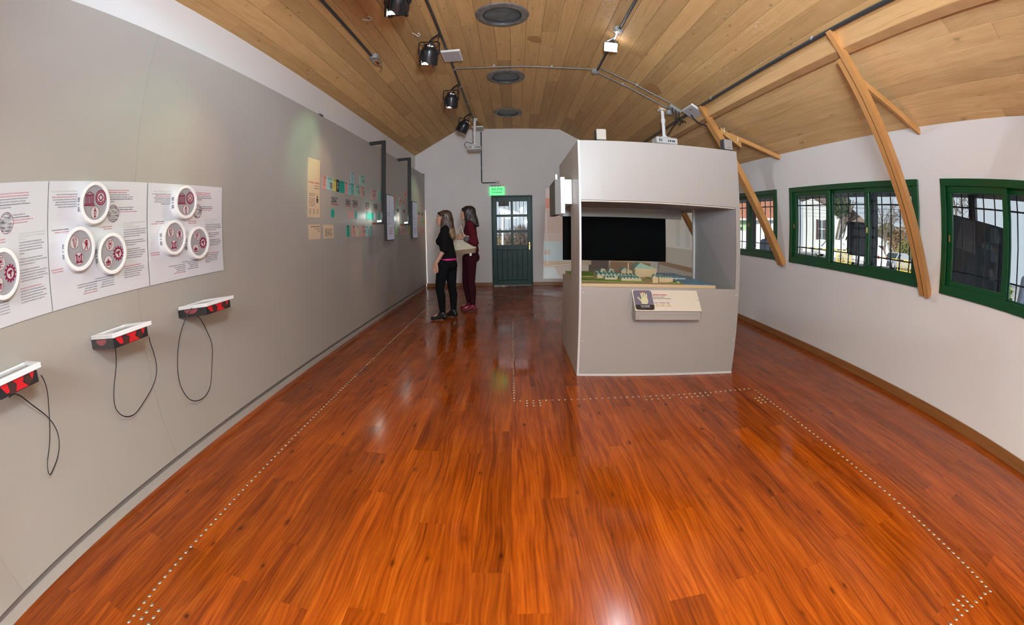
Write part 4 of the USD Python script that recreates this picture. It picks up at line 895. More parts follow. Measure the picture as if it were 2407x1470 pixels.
# black spotlights
can_m = pbr('spotlight_black', (0.012, 0.012, 0.014), 0.28)
steel = pbr('dull_steel', (0.35, 0.35, 0.35), 0.4, 0.9)
PARS = [((-0.985, 2.98, 3.44), (-0.12, 0.50), 0, 'cut by the top edge of the photo'), ((-0.94, 4.20, 3.43), (-0.12, 0.50), 0, 'in front of the white lamp panel'), ((-0.95, 5.95, 3.44), (-0.06, 0.45), 0, 'third from the camera'), ((-0.955, 7.60, 3.45), (-0.55, 0.30), 40, 'furthest, turned sideways')]
for k, (c, tilt, yaw, l) in enumerate(PARS):
    t = thing('spotlight', f'black can spotlight hung from the ceiling conduit, {l}', 'spotlight', c)
    ax = np.array([-tilt[0], -tilt[1], 1.0]); ax /= np.linalg.norm(ax)
    e1 = np.array([math.cos(math.radians(yaw)), math.sin(math.radians(yaw)), 0]); e1 -= ax * (ax @ e1); e1 /= np.linalg.norm(e1)
    e2 = np.cross(ax, e1)
    loc = lambda m: frame(m, c, e1, e2, ax)
    bd = put('can', loc(lathe([(0.098, -0.135), (0.108, -0.135), (0.104, -0.05), (0.098, 0.02), (0.09, 0.05), (0.072, 0.085), (0.066, 0.088), (0.060, 0.12), (0.045, 0.128), (0, 0.130)], 28)), can_m, t, smooth=35)
    put('barrel_inside', loc(lathe([(0.098, -0.135), (0.09, -0.02), (0, -0.02)], 28)), pbr('lens_dark', (0.03, 0.03, 0.04), 0.15), bd, smooth=35)
    for a in range(4):
        put('clip', loc(rot(cbox(0.100, 0.116, -0.022, 0.022, -0.150, -0.02, 0.004), (0, 0, 1), 45 + 90 * a)), can_m, bd)
    for a in range(6):
        put('fin', loc(rot(box(0.07, 0.112, -0.003, 0.003, -0.10, 0.05), (0, 0, 1), 15 + 60 * a)), can_m, bd)
    put('status_lamp', loc(move(lathe([(0.011, 0), (0.008, 0.006), (0, 0.008)], 10), (0.0, -0.062, 0.098))), glow('status_red', (1.0, 0.25, 0.25), 3.0), bd)
    put('sticker', loc(box(0.03, 0.062, -0.075, -0.070, 0.085, 0.102)), rim_m, bd)
    top = np.array([c[0] + (0.04 if k != 3 else 0.07), c[1] + 0.03, 3.70])
    for s in (-1, 1):
        put('pivot', loc(rot(move(lathe([(0, 0), (0.016, 0), (0.016, 0.02), (0, 0.02)], 10), (0, 0, 0)), (0, 1, 0), 90 * s)[0] + np.array([s * 0.104, 0, 0.0]), ) if False else loc((rot(lathe([(0, 0), (0.016, 0), (0.016, 0.022), (0, 0.022)], 10), (0, 1, 0), 90 * s)[0] + np.array([s * 0.102, 0, 0.0]), lathe([(0, 0), (0.016, 0), (0.016, 0.022), (0, 0.022)], 10)[1])), can_m, t)
    a0, b0 = np.asarray(c) + e1 * 0.122, np.asarray(c) - e1 * 0.122
    upz = np.array([0, 0, 1.0]) * (0.165 if k != 3 else 0.15)
    put('yoke', tube([a0, a0 + upz * 0.9, a0 + upz - e1 * 0.015, b0 + upz + e1 * 0.015, b0 + upz * 0.9, b0], 0.0075, 6), can_m, t)
    put('clamp', tube([np.asarray(c) + upz, np.asarray(c) + upz + [0.03, 0.01, 0.05], (-0.825, c[1] + 0.05, 3.735)], 0.014, 8), can_m, t)
    put('safety_wire', tube(spline([np.asarray(c) + upz + e1 * 0.1, np.asarray(c) + [0.05, -0.05, 0.12], np.asarray(c) + [0, -0.06, 0.08], np.asarray(c) + [-0.05, -0.04, 0.13], np.asarray(c) + upz - e1 * 0.1], 24), 0.004, 5), cable_m, t, smooth=True)
    put('power_lead', tube(spline([np.asarray(c) + [0.03, 0.02, 0.12], np.asarray(c) + [0.09, 0.04, 0.10], (-0.85, c[1] + 0.06, 3.66), (-0.825, c[1] + 0.10, 3.72)], 20), 0.006, 5), cable_m, t, smooth=True)

# flat lamp panels, unlit
for c, e1, e2, l in (((-0.775, 4.87, 3.69), (1, 0, 0), (0, 1, 0), 'square white lamp panel on the conduit behind the second spotlight'), ((-0.775, 8.75, 3.67), (1, 0, 0), (0, 1, 0), 'square white lamp panel at the far end of the spotlight conduit'), ((2.47, 4.86, zr(2.47) - 0.07), np.array([0.888, 0, -0.46]), (0, 1, 0), 'square white lamp panel beside the head of the second strut')):
    t = thing('lamp_panel', l, 'ceiling lamp', c)
    e1, e2 = np.asarray(e1, float), np.asarray(e2, float); n = np.cross(e1, e2)
    loc = lambda m: frame(m, c, e1, e2, n)
    s = 0.125 if e1[2] == 0 else 0.13
    hs = put('housing', loc(cbox(-s, s, -s * 1.35, s * 1.35, 0.0, 0.028, 0.004)), panel_w, t)
    put('diffuser', loc(cbox(-s + 0.015, s - 0.015, -s * 1.35 + 0.015, s * 1.35 - 0.015, -0.003, 0.002, 0.001)), diff_m, hs)
    put('bracket', loc(cbox(-0.03, 0.03, -0.03, 0.03, 0.028, 0.06, 0.003)), steel, t)
# lit floodlight
c = np.array([1.19, 4.33, 3.585])
t = thing('floodlight', 'small lit white floodlight hanging from the ceiling conduit', 'floodlight', c)
e1 = np.array([1, 0.02, 0.0]); e2 = np.array([0, 0.60, -0.80]); n = np.cross(e1, e2)
loc = lambda m: frame(m, c, e1, e2, n)
put('housing', loc(cbox(-0.085, 0.085, -0.066, 0.066, 0.004, 0.035, 0.006)), pbr('floodlight_grey', (0.10, 0.10, 0.11), 0.4), t)
put('lens', loc(cbox(-0.080, 0.080, -0.060, 0.060, -0.002, 0.006, 0.002)), glow('floodlight_white', (1.0, 0.97, 1.0), 14.0), t)
put('bracket', tube([c + [-0.05, 0.0, 0.02], c + [-0.05, -0.02, 0.07], c + [0.03, -0.15, zr(1.22) - 0.04 - c[2]]], 0.009, 6), steel, t)

# cable terminal by the lamp panel, with leads to the projector
t = thing('cable_terminal', 'grey terminal box with black leads on the right ceiling slope', 'terminal box', (2.32, 5.15, zr(2.32) - 0.04))
d = np.array([0.888, 0, -0.46]); nn = np.array([0.46, 0, 0.888])
put('body', frame(cbox(-0.10, 0.10, -0.045, 0.045, 0, 0.05, 0.004), (2.30, 5.16, zr(2.30) - 0.055), d, (0, 1, 0), nn), box_m, t)
for j, (x, dz) in enumerate(((2.26, 0.20), (2.31, 0.26), (2.36, 0.18))):
    z = zr(x) - 0.05
    put('lead', tube(spline([(x, 5.12, z), (x - 0.01, 5.10, z - 0.07), (x + 0.04, 5.12, z - dz * 0.9), (x + 0.10, 5.2, z - dz * 0.6), (x + 0.16, 5.25, z - 0.12)], 24), 0.007, 6), cable_m, t, smooth=True)
put('lead', tube(spline([(2.45, 4.9, 2.98), (2.50, 4.86, 2.88), (2.58, 4.75, 2.80), (2.66, 4.62, 2.75), (2.74, 4.58, 2.74)], 24), 0.010, 6), cable_m, t, smooth=True)
put('lead', tube(spline([(2.40, 5.15, 3.0), (2.36, 5.3, 2.93), (2.30, 5.40, 2.82), (2.26, 5.45, 2.75), (2.22, 5.44, 2.72)], 24), 0.008, 6), cable_m, t, smooth=True)


def projector(x, y, z, ztop, label, lens_dir, w=0.30):
    t = thing('projector', label, 'projector', (x, y, z))
    put('ceiling_plate', cbox(x - 0.06, x + 0.06, y - 0.06, y + 0.06, ztop - 0.03, ztop, 0.004), panel_w, t)
    put('pole', move(lathe([(0.028, z + 0.09), (0.028, ztop - 0.03)], 14), (x, y, 0)), panel_w, t, smooth=True)
    put('pole_sleeve', move(lathe([(0.034, z + 0.30), (0.036, z + 0.31), (0.036, z + 0.36), (0.034, z + 0.37)], 14), (x, y, 0)), panel_w, t, smooth=True)
    put('cradle', [cbox(x - 0.07, x + 0.07, y - 0.06, y + 0.06, z + 0.058, z + 0.075, 0.003), cbox(x - 0.035, x + 0.035, y - 0.03, y + 0.03, z + 0.07, z + 0.10, 0.003)], panel_w, t)
    bd = put('body', cbox(x - w / 2, x + w / 2, y - 0.12, y + 0.12, z - 0.045, z + 0.055, 0.012), pbr('projector_white', (0.62, 0.60, 0.58), 0.4), t)
    put('lens', move(rot(lathe([(0.034, 0), (0.034, 0.03), (0.026, 0.032), (0, 0.02)], 16), (1, 0, 0), 90 if lens_dir < 0 else -90), (x + w * 0.28, y + 0.12 * lens_dir, z)), can_m, bd, smooth=35)
    put('vent_grille', [box(x - w * 0.40 + i * 0.012, x - w * 0.40 + i * 0.012 + 0.006, y - 0.1215, y - 0.119, z - 0.02, z + 0.025) for i in range(5)], can_m, bd)
    put('port_row', [cbox(x + a, x + a + 0.018, y - 0.122, y - 0.118, z - 0.015, z + 0.012, 0.001) for a in (0.01, 0.04, 0.075, 0.10)], cable_m, bd)
    return t


p1 = projector(-0.80, 8.21, 3.09, 3.765, 'white projector on a pole above the far end of the timeline', 1, 0.27)
put('lead', tube(spline([(-0.92, 8.16, 3.10), (-1.0, 8.14, 3.16), (-0.98, 8.15, 3.22), (-0.86, 8.18, 3.20), (-0.82, 8.2, 3.24), (-0.83, 8.2, 3.5)], 30), 0.006, 6), cable_m, p1, smooth=True)
projector(2.23, 5.45, 2.665, 3.195, 'white projector on a pole just above the display kiosk', 1, 0.34)
t = thing('mounting_block', 'small wooden mounting block holding the kiosk projector pole', 'block', (2.23, 5.45, 3.2))
put('block', frame(cbox(-0.09, 0.09, -0.06, 0.06, -0.012, 0.018, 0.004), (2.23, 5.45, zr(2.23) - 0.018), d, (0, 1, 0), nn), mottled('chipboard', (0.42, 0.20, 0.06), (0.62, 0.36, 0.12), 40, 0.6), t)
put('small_plate', frame(cbox(0.10, 0.13, -0.04, 0.04, -0.004, 0.01, 0.002), (2.23, 5.45, zr(2.23) - 0.018), d, (0, 1, 0), nn), steel, t)

# exit sign
sign_m = usdkit.material(stage, L('exit_sign_green'), {'p': ('principled_bsdf', {'base_color': (0.05, 0.5, 0.12), 'roughness': 0.3, 'emission_color': (0.08, 1.0, 0.20), 'emission_strength': 0.75})}, [], surface='p.BSDF')
t = thing('exit_sign', 'glowing green exit sign reading SALIDA over the door', 'exit sign', (-0.39, YE, 2.17))
put('housing', cbox(-0.55, -0.23, YE - 0.05, YE - 0.005, 2.372, 2.405, 0.004), pbr('sign_housing', (0.30, 0.27, 0.25), 0.4), t)
pl = put('plate', cbox(-0.56, -0.22, YE - 0.033, YE - 0.025, 2.165, 2.375, 0.002), sign_m, t)
for s, h, z, w in (('SALIDA', 0.055, 2.285, 0.26), ('EXIT', 0.035, 2.215, 0.12)):
    if s == 'SALIDA':
        put('lettering', frame(text(s, h, 0.002, True, 'c', width=w), (-0.39, YE - 0.033, z), (1, 0, 0), (0, 0, 1), (0, -1, 0)), pbr('sign_letter_green', (0.01, 0.20, 0.05), 0.4), pl)
put('lettering_line', box(-0.51, -0.27, YE - 0.0345, YE - 0.033, 2.225, 2.238), pbr('sign_letter_green', (0.01, 0.20, 0.05), 0.4), pl)
for i in range(5):
    put('light_point', move(lathe([(0, -0.004), (0.010, 0), (0, 0.004)], 8), (-0.53 + i * 0.068, YE - 0.038, 2.362)), glow('sign_led', (0.6, 1.0, 0.7), 6.0), t)
put('status_lamp', move(lathe([(0, -0.006), (0.012, 0), (0, 0.006)], 8), (-0.27, YE - 0.055, 2.39)), glow('status_red2', (1.0, 0.08, 0.05), 4.0), t)

# real light of the lit floodlight and of the colour spotlights
spot_light('floodlight_beam', bow_in((1.18, 4.31, 3.53))[0], bow_in((1.1, 3.9, 0.0))[0], 75.0, 0.05, 240.0, (0.88, 1.0, 1.12), 0.5)
for k, (c, aims) in enumerate((((-1.02, 2.95, 3.26), (((-2.12, 1.25, 1.85), (0.55, 1.0, 0.5)), ((-2.12, 1.75, 1.72), (1.0, 0.62, 0.36)))), ((-0.97, 4.18, 3.26), (((-2.12, 3.62, 2.28), (0.5, 1.0, 0.55)), ((-2.12, 3.95, 2.0), (1.0, 0.6, 0.36)))), ((-0.97, 5.93, 3.27), (((-2.12, 5.3, 0.9), (1.0, 0.55, 0.45)),)), ((-1.06, 7.58, 3.30), (((-2.12, 8.35, 2.1), (0.5, 1.0, 0.6)), ((-2.12, 8.75, 1.75), (1.0, 0.62, 0.4)))))):
    for j, (a, col) in enumerate(aims):
        spot_light(f'spotlight_beam_{k}_{j}', bow_in(c)[0], bow_in(a)[0], 14.0, 0.04, 420.0, col, 0.9)

# ---------------------------------------------------------------- display kiosk with the model
KA, KD = np.array([0.563, 3.341, 0.0]), np.array([0.994, -0.108, 0.0])
kio = pbr('kiosk_light_grey', (0.29, 0.265, 0.238), 0.4)
kio_s = pbr('kiosk_side_grey', (0.44, 0.385, 0.32), 0.42)
kio_e = pbr('kiosk_edge_white', (0.50, 0.475, 0.46), 0.4)
inner = pbr('kiosk_inner_grey', (0.33, 0.31, 0.30), 0.5)


def K(m):
    """Kiosk space: x along the front, y into the depth, z up; the box tapers a little upwards."""
    v, f = vf(m)
    return KA + (v[:, :1] * (1.553 - 0.021 * v[:, 2:]) / 1.553) * KD + v[:, 1:2] * [0, 1, 0] + v[:, 2:] * [0, 0, 1], f


kk = thing('display_kiosk', 'tall light grey display kiosk with an open viewing window in its front', 'kiosk', (1.33, 3.8, 0))
kp = lambda name, m, mat, par=None, **k: put(name, K(m), mat, par or kk, size=k.pop('size', 0.25), **k)
KW, KZ = 1.545, 2.105
kp('front_panel', cbox(0.004, KW, 0, 0.018, 0.006, 0.815, 0.002), kio)
kp('header_panel', cbox(0.004, KW, 0, 0.018, 1.572, KZ, 0.002), kio)
kp('edge_strip', cbox(-0.006, 0.013, -0.001, 0.02, 0.0, KZ + 0.002, 0.002), kio_e)
kp('edge_strip', cbox(KW - 0.045, KW, -0.001, 0.02, 0.80, 1.58, 0.002), kio)
kp('base_trim', cbox(0.0, KW, -0.006, 0.0, 0.0, 0.022, 0.002), kio_e)
kp('side_panel', box(-0.006, 0.012, 0.02, 0.50, 0.0, KZ), kio_s)
kp('side_panel', box(KW - 0.045, KW, 0.02, 0.93, 0.0, KZ), inner)
kp('base_side', box(-0.004, 0.010, 0.50, 1.18, 0.0, 0.80), kio_s)
kp('base_side', box(KW - 0.02, KW, 0.93, 1.18, 0.0, 0.80), kio_s)
kp('base_top', box(0.0, KW, 0.02, 1.18, 0.785, 0.80), inner)
kp('base_back', box(0.0, KW, 1.16, 1.18, 0.0, 0.80), kio_s)
kp('hood_side', box(-0.006, 0.012, 0.50, 1.40, 1.555, KZ), kio_s)
kp('hood_side', box(KW - 0.02, KW, 0.93, 1.40, 1.555, KZ), kio_s)
kp('hood_top', box(0.0, KW, 0.018, 1.40, KZ - 0.015, KZ), kio)
kp('hood_back', box(0.0, KW, 1.385, 1.40, 1.475, KZ), inner)
kp('hood_floor', box(0.012, KW - 0.045, 0.10, 1.385, 1.585, 1.60), inner)
kp('header_inner_rail', box(0.012, KW - 0.045, 0.02, 0.10, 1.56, 1.60), kio_s)
kp('fascia', box(0.012, KW - 0.045, 1.30, 1.315, 1.475, 1.60), kio)
kp('black_screen', box(0.01, KW - 0.26, 1.28, 1.30, 0.955, 1.475), pbr('black_screen_cloth', (0.003, 0.003, 0.003), 0.9, specular_ior_level=0.05))
kp('rear_post', cbox(KW - 0.068, KW - 0.045, 0.90, 0.93, 0.80, 1.58, 0.002), kio_e)
kp('viewing_glass', hull([(a, b + e, z) for a in (0.014, KW - 0.047) for b, z in ((0.06, 0.822), (0.94, 1.555)) for e in (0.0, 0.006)]), usdkit.material(stage, L('clear_viewing_glass'), {'t': ('transparent_bsdf', {'color': (0.97, 0.98, 0.97)}), 'g': ('glossy_bsdf', {'roughness': 0.02}), 'm': ('mix_closure', {'fac': 0.006})}, [('t.BSDF', 'm.closure1'), ('g.BSDF', 'm.closure2')], surface='m.closure'))
for s, z in ((0.03, 0.765), (KW - 0.03, 0.765), (0.03, 0.33), (KW - 0.03, 0.33)):
    kp('screw_cap', move(rot(lathe([(0, -0.002), (0.006, -0.001), (0.006, 0.002), (0, 0.002)], 10), (1, 0, 0), 90), (s, 0, z)), kio_e, size=None)

# sloping control box
cb = thing('control_box', 'sloping control box with a hand symbol and six buttons on the kiosk front', 'control box', (1.3, 3.2, 0.54))
c0, c1 = 0.462, 1.085
P = [(0.0, 0.79), (-0.012, 0.792), (-0.135, 0.640), (-0.135, 0.628), (-0.115, 0.628), (-0.115, 0.555), (-0.02, 0.553), (0, 0.575)]
kb = lambda name, m, mat, par=None, **k: put(name, K(m), mat, par or cb, **k)
bodyp = sg.Polygon([(0, 0.786), (-0.118, 0.640), (-0.118, 0.552), (-0.075, 0.538), (0, 0.575)])
kb('body', frame(extrude(bodyp, c1 - c0 - 0.02), (c0 + 0.01, 0, 0), (0, 1, 0), (0, 0, 1), (1, 0, 0)), kio)
kb('front_lip', cbox(c0 + 0.03, c1 - 0.03, -0.124, -0.116, 0.552, 0.60, 0.002), kio)
o, u, w_ = np.array([c0, -0.002, 0.795]), np.array([1.0, 0, 0]), np.array([0, -0.128, -0.158]) / 0.2033
nrm = np.cross(w_, u); nrm = nrm if nrm[1] < 0 else -nrm
slope = lambda m: frame(m, o, u, -w_, nrm)
pl = kb('top_plate', slope(cbox(0, c1 - c0, -0.208, 0, -0.004, 0.002, 0.0015)), pbr('plate_beige', (0.56, 0.50, 0.41), 0.45))
rr = sg.box(0.028, -0.178, 0.158, -0.026).buffer(0.02)
kb('hand_label', slope(extrude(rr, 0.0026)), pbr('label_violet_grey', (0.13, 0.115, 0.16), 0.4), pl)
kb('label_footer', slope(extrude(rr.intersection(sg.box(0, -0.3, 1, -0.15)), 0.0032)), pbr('label_black', (0.02, 0.015, 0.015), 0.4), pl)
hand = unary_union([sg.Polygon([(0.075, -0.138), (0.118, -0.138), (0.128, -0.118), (0.126, -0.085), (0.078, -0.085), (0.070, -0.118)]).buffer(0.004)] + [sg.LineString(q).buffer(0.0062) for q in ([(0.083, -0.09), (0.078, -0.034)], [(0.096, -0.09), (0.094, -0.027)], [(0.109, -0.09), (0.112, -0.036)], [(0.120, -0.09), (0.127, -0.048)], [(0.076, -0.118), (0.060, -0.100), (0.046, -0.078)])])
kb('hand_symbol', slope(extrude(hand, 0.0036)), pbr('hand_cream', (0.50, 0.48, 0.28), 0.5), pl)
kb('finger_mark', slope(extrude(unary_union([sg.box(0.072, -0.034, 0.088, -0.026), sg.box(0.090, -0.026, 0.104, -0.020)]), 0.0042)), pbr('finger_red', (0.5, 0.02, 0.02), 0.4), pl)
for s, h, x, y, b, m in (('ASÍ ERA LA PLANTA', 0.0125, 0.183, -0.056, True, red_ink), ('COMO ERA LA FÁBRICA', 0.007, 0.183, -0.075, False, black_ink), ('Antes 1924 en pleno funcionamiento', 0.007, 0.183, -0.090, False, black_ink), ('CORRAL', 0.006, 0.186, -0.132, False, black_ink), ('FRIGORÍFICO', 0.006, 0.232, -0.132, False, black_ink), ('PUERTO', 0.006, 0.296, -0.132, False, black_ink), ('TOQUE Y DESCUBRA', 0.006, 0.055, -0.163, True, rim_m), ('TOUCH AND DISCOVER', 0.005, 0.058, -0.174, True, rim_m)):
    kb('printed_line', slope(move(text(s, h, 0.0006, b, width=0.135 if h > 0.01 else None), (x, y, 0.003))), m, pl)
for i, x in enumerate((0.190, 0.213, 0.247, 0.268, 0.304, 0.325)):
    bt = kb('button', slope(move(lathe([(0.0085, 0.0), (0.0085, 0.005), (0.006, 0.006)], 14), (x, -0.155, 0.002))), brass, pl, smooth=35)
    kb('button_light', slope(move(lathe([(0.0062, 0.0055), (0.004, 0.008), (0, 0.0088)], 12), (x, -0.155, 0.002))), pbr('button_rose' if i % 2 == 0 else 'button_gold', (0.85, 0.62, 0.55) if i % 2 == 0 else (0.85, 0.70, 0.35), 0.2), bt, smooth=True)
for x, y in ((0.61, -0.10), (0.010, -0.10)):
    kb('screw', slope(move(lathe([(0.005, 0), (0.004, 0.002), (0, 0.0025)], 10), (x, y, 0.002))), steel, pl)

# scale model of the meat works
md = thing('factory_model', 'scale model of a riverside factory with lawn and blue water inside the kiosk', 'scale model', (1.2, 3.9, 0.80))
km = lambda name, m, mat, par=None, **k: put(name, K(m), mat, par or md, **k)
tan, sand = pbr('model_tan', (0.50, 0.36, 0.20), 0.6), pbr('model_sand', (0.47, 0.33, 0.18), 0.65)
grass, roofm = mottled('model_lawn', (0.16, 0.26, 0.03), (0.27, 0.38, 0.06), 14, 0.8), pbr('model_roof', (0.26, 0.36, 0.28), 0.6)
water = mottled('model_water', (0.10, 0.26, 0.44), (0.17, 0.36, 0.52), 9, 0.35)
bs = km('base_board', cbox(0.014, 1.315, 0.055, 1.10, 0.80, 0.838, 0.003), tan, size=0.3)
km('water', extrude(sg.Polygon([(1.312, 0.06), (1.312, 1.095), (0.86, 1.095), (0.90, 0.72), (1.0, 0.46), (1.03, 0.22), (1.12, 0.06)]), 0.002)[0] + [0, 0, 0.838] if False else (move(extrude(sg.Polygon([(1.312, 0.06), (1.312, 1.095), (0.86, 1.095), (0.90, 0.72), (1.0, 0.46), (1.03, 0.22), (1.0, 0.09)]), 0.002), (0, 0, 0.838))), water, bs)
km('lawn', move(extrude(sg.Polygon([(0.015, 0.55), (0.015, 1.09), (0.55, 1.09), (0.42, 0.70), (0.22, 0.60)]), 0.006), (0, 0, 0.838)), grass, bs)
km('lawn', move(extrude(sg.Polygon([(0.015, 0.26), (0.015, 0.42), (0.35, 0.40), (0.66, 0.24), (0.40, 0.20)]).buffer(0.01), 0.004), (0, 0, 0.838)), grass, bs)
km('lawn', move(extrude(sg.Polygon([(0.80, 0.60), (0.89, 0.55), (0.99, 0.40), (1.01, 0.18), (0.97, 0.12), (0.90, 0.24), (0.80, 0.32)]).buffer(0.008), 0.005), (0, 0, 0.838)), grass, bs)


def shed(x, y, w, l, h, saw=1, name='saw_tooth_shed'):
    s = km(name, box(x, x + w, y, y + l, 0.838, 0.838 + h), tan, bs)
    for j in range(saw):
        a = x + w * j / saw; b = x + w * (j + 1) / saw
        km('shed_roof', frame(extrude(sg.Polygon([(0, 0), (b - a, 0), (0.25 * (b - a), 0.55 * (b - a) if saw > 1 else 0.25 * (b - a))]), l), (a, y + l, 0.838 + h), (1, 0, 0), (0, 0, 1), (0, -1, 0)), roofm, s)


shed(0.25, 0.46, 0.25, 0.16, 0.030, 6); shed(0.27, 0.64, 0.22, 0.12, 0.034, 5); shed(0.44, 0.26, 0.20, 0.14, 0.022, 6); shed(0.40, 0.42, 0.26, 0.10, 0.030, 7)
shed(0.68, 0.62, 0.24, 0.14, 0.088, 1, 'warehouse'); shed(0.55, 0.66, 0.12, 0.10, 0.060, 1, 'boiler_house'); shed(0.715, 0.16, 0.055, 0.05, 0.052, 1, 'office'); shed(0.80, 0.22, 0.14, 0.10, 0.040, 5)
shed(0.82, 0.40, 0.10, 0.08, 0.034, 3); shed(0.96, 0.16, 0.025, 0.03, 0.014, 1, 'hut'); shed(0.93, 0.26, 0.03, 0.03, 0.016, 1, 'hut'); shed(0.34, 0.70, 0.05, 0.05, 0.065, 1, 'store'); shed(0.44, 0.74, 0.05, 0.04, 0.062, 1, 'store'); shed(0.30, 0.34, 0.12, 0.08, 0.018, 4)
km('chimney', move(lathe([(0.009, 0), (0.006, 0.155), (0.0, 0.155)], 10), (0.565, 0.46, 0.838)), tan, bs, smooth=35)
for x in (0.58, 0.67):
    km('tower', box(x, x + 0.012, 0.56, 0.575, 0.838, 0.918), tan, bs)
km('jetty', [box(1.02 + 0.05 * i, 1.03 + 0.05 * i, 0.42 + 0.03 * i, 0.62 + 0.02 * i, 0.840, 0.846) for i in range(4)] + [box(1.0, 1.20, 0.50, 0.51, 0.840, 0.848)], pbr('model_jetty', (0.50, 0.58, 0.55), 0.5), bs)

# what stands on and hangs from the kiosk
for s, tilt, l, m in ((0.212, 0, 'small cream loudspeaker on the left front edge of the kiosk', pbr('speaker_cream', (0.30, 0.26, 0.21), 0.5)), (1.465, 0, 'small grey loudspeaker on the right front corner of the kiosk', pbr('speaker_grey', (0.22, 0.20, 0.18), 0.5))):
    t = thing('small_loudspeaker', l, 'loudspeaker', (s, 3.35, KZ))
    put('cabinet', K(cbox(s - 0.048, s + 0.048, 0.012, 0.09, KZ + 0.006, KZ + 0.112, 0.008)), pbr('speaker_black', (0.03, 0.03, 0.035), 0.5), t)
    put('grille', K(cbox(s - 0.044, s + 0.044, 0.004, 0.014, KZ + 0.010, KZ + 0.108, 0.004)), m, t)
    put('foot', K(cbox(s - 0.044, s + 0.044, 0.008, 0.08, KZ, KZ + 0.008, 0.002)), pbr('speaker_black', (0.03, 0.03, 0.035), 0.5), t)
    put('badge', K(box(s + 0.0, s + 0.018, 0.003, 0.005, KZ + 0.028, KZ + 0.034)), brass, t)
t = thing('side_screen', 'tilted screen in a white case hung on the left side of the kiosk', 'screen', (0.46, 3.9, 1.6))
put('case', cbox(0.475, 0.553, 3.72, 4.16, 1.56, 1.80, 0.004), rim_m, t)
put('bezel', cbox(0.438, 0.478, 3.66, 4.22, 1.465, 1.815, 0.004), rim_m, t)
put('display', cbox(0.384, 0.440, 3.665, 4.215, 1.455, 1.79, 0.003), pbr('screen_back_grey', (0.13, 0.115, 0.10), 0.6), t)
put('aerial', cbox(0.405, 0.425, 3.80, 3.83, 1.80, 1.86, 0.002), rim_m, t)
put('padlock', [cbox(0.425, 0.437, 3.68, 3.70, 1.735, 1.765, 0.002), tube([(0.428, 3.69, 1.765), (0.428, 3.69, 1.78), (0.434, 3.69, 1.78), (0.434, 3.69, 1.765)], 0.002, 6)], brass, t)

# projector light painted as faintly glowing pieces on far wall and window wall
MU = lambda poly, d=0.002: frame(extrude(poly, d), (0, YE - 0.001, 0), (1, 0, 0), (0, 0, 1), (0, -1, 0))
mu = thing('wall_picture', 'pale street picture, projector light painted low on the far wall behind the kiosk', 'picture', (2.0, YE, 0.15))
tint = lambda n, c: pbr('picture_' + n, c, 0.75, emission_color=c, emission_strength=0.16)
B = sg.box
mp = put('picture_ground', MU(sg.Polygon([(0.68, 0.16), (3.55, 0.16), (3.55, 2.3), (0.77, 2.3)])), tint('ground', (0.60, 0.52, 0.46)), mu, size=0.3)
for n, p, c in (('pink_wall', sg.Polygon([(0.71, 1.06), (1.6, 1.06), (1.6, 2.32), (0.76, 2.32)]), (0.60, 0.47, 0.42)), ('red_roof', sg.Polygon([(0.745, 1.84), (1.02, 1.86), (1.02, 2.06), (0.75, 2.09)]), (0.62, 0.28, 0.20)), ('blue_wall', sg.Polygon([(0.69, 0.60), (1.6, 0.58), (1.6, 1.05), (0.70, 1.06)]), (0.50, 0.59, 0.60)),
                ('round_window', sa.scale(sg.Point(1.17, 1.33).buffer(1), 0.19, 0.28), (0.54, 0.60, 0.60)), ('doorway', B(0.68, 0.74, 0.87, 0.85), (0.53, 0.45, 0.40)), ('pavement', sg.Polygon([(0.69, 0.43), (1.9, 0.50), (1.9, 0.60), (0.69, 0.58)]), (0.56, 0.45, 0.33)), ('kerb', sg.Polygon([(0.69, 0.44), (1.7, 0.53), (1.7, 0.55), (0.69, 0.46)]), (0.68, 0.62, 0.53)),
                ('crossing', sg.Polygon([(0.68, 0.17), (1.10, 0.17), (0.95, 0.45), (0.69, 0.43)]), (0.62, 0.66, 0.65)), ('red_mark', B(0.765, 0.435, 0.825, 0.50), (0.65, 0.18, 0.18)), ('dark_doorway', B(1.78, 0.16, 2.28, 0.75), (0.16, 0.125, 0.11)), ('brown_field', sg.Polygon([(2.24, 0.2), (2.33, 0.6), (3.35, 0.56), (3.42, 0.2)]), (0.33, 0.22, 0.14)), ('field_edge', sg.Polygon([(2.33, 0.58), (3.35, 0.53), (3.36, 0.56), (2.33, 0.61)]), (0.50, 0.36, 0.20)), ('grey_road', sg.Polygon([(3.36, 0.56), (3.54, 0.60), (3.54, 0.2), (3.42, 0.2)]), (0.50, 0.47, 0.42))):
    put(n, MU(p, 0.0035 if n not in ('doorway', 'red_mark', 'kerb', 'red_roof', 'round_window', 'field_edge') else 0.005), tint(n, c), mp)
put('railing', [MU(B(0.72 + 0.028 * i, 1.075, 0.726 + 0.028 * i, 1.24), 0.006) for i in range(14)] + [MU(B(0.71, 1.235, 1.12, 1.242), 0.006)], tint('rail_white', (0.66, 0.62, 0.58)), mp)
put('lamp_post', MU(sg.Polygon([(0.79, 0.18), (0.805, 0.18), (0.765, 1.75), (0.755, 1.75)]), 0.007), tint('post_white', (0.66, 0.68, 0.66)), mp)
MR = lambda poly, d=0.002: frame(extrude(poly, d), (XR + 0.001, 0, 0), (0, 1, 0), (0, 0, 1), (-1, 0, 0))
mr = thing('wall_picture', 'white house front, projector light painted on the window wall, seen through the kiosk', 'picture', (XR, 8.2, 0.2))
hp_ = put('house_front', MR(B(7.25, 0.98, 9.28, 1.80)), tint('white_front', (0.66, 0.64, 0.60)), mr, size=0.3)
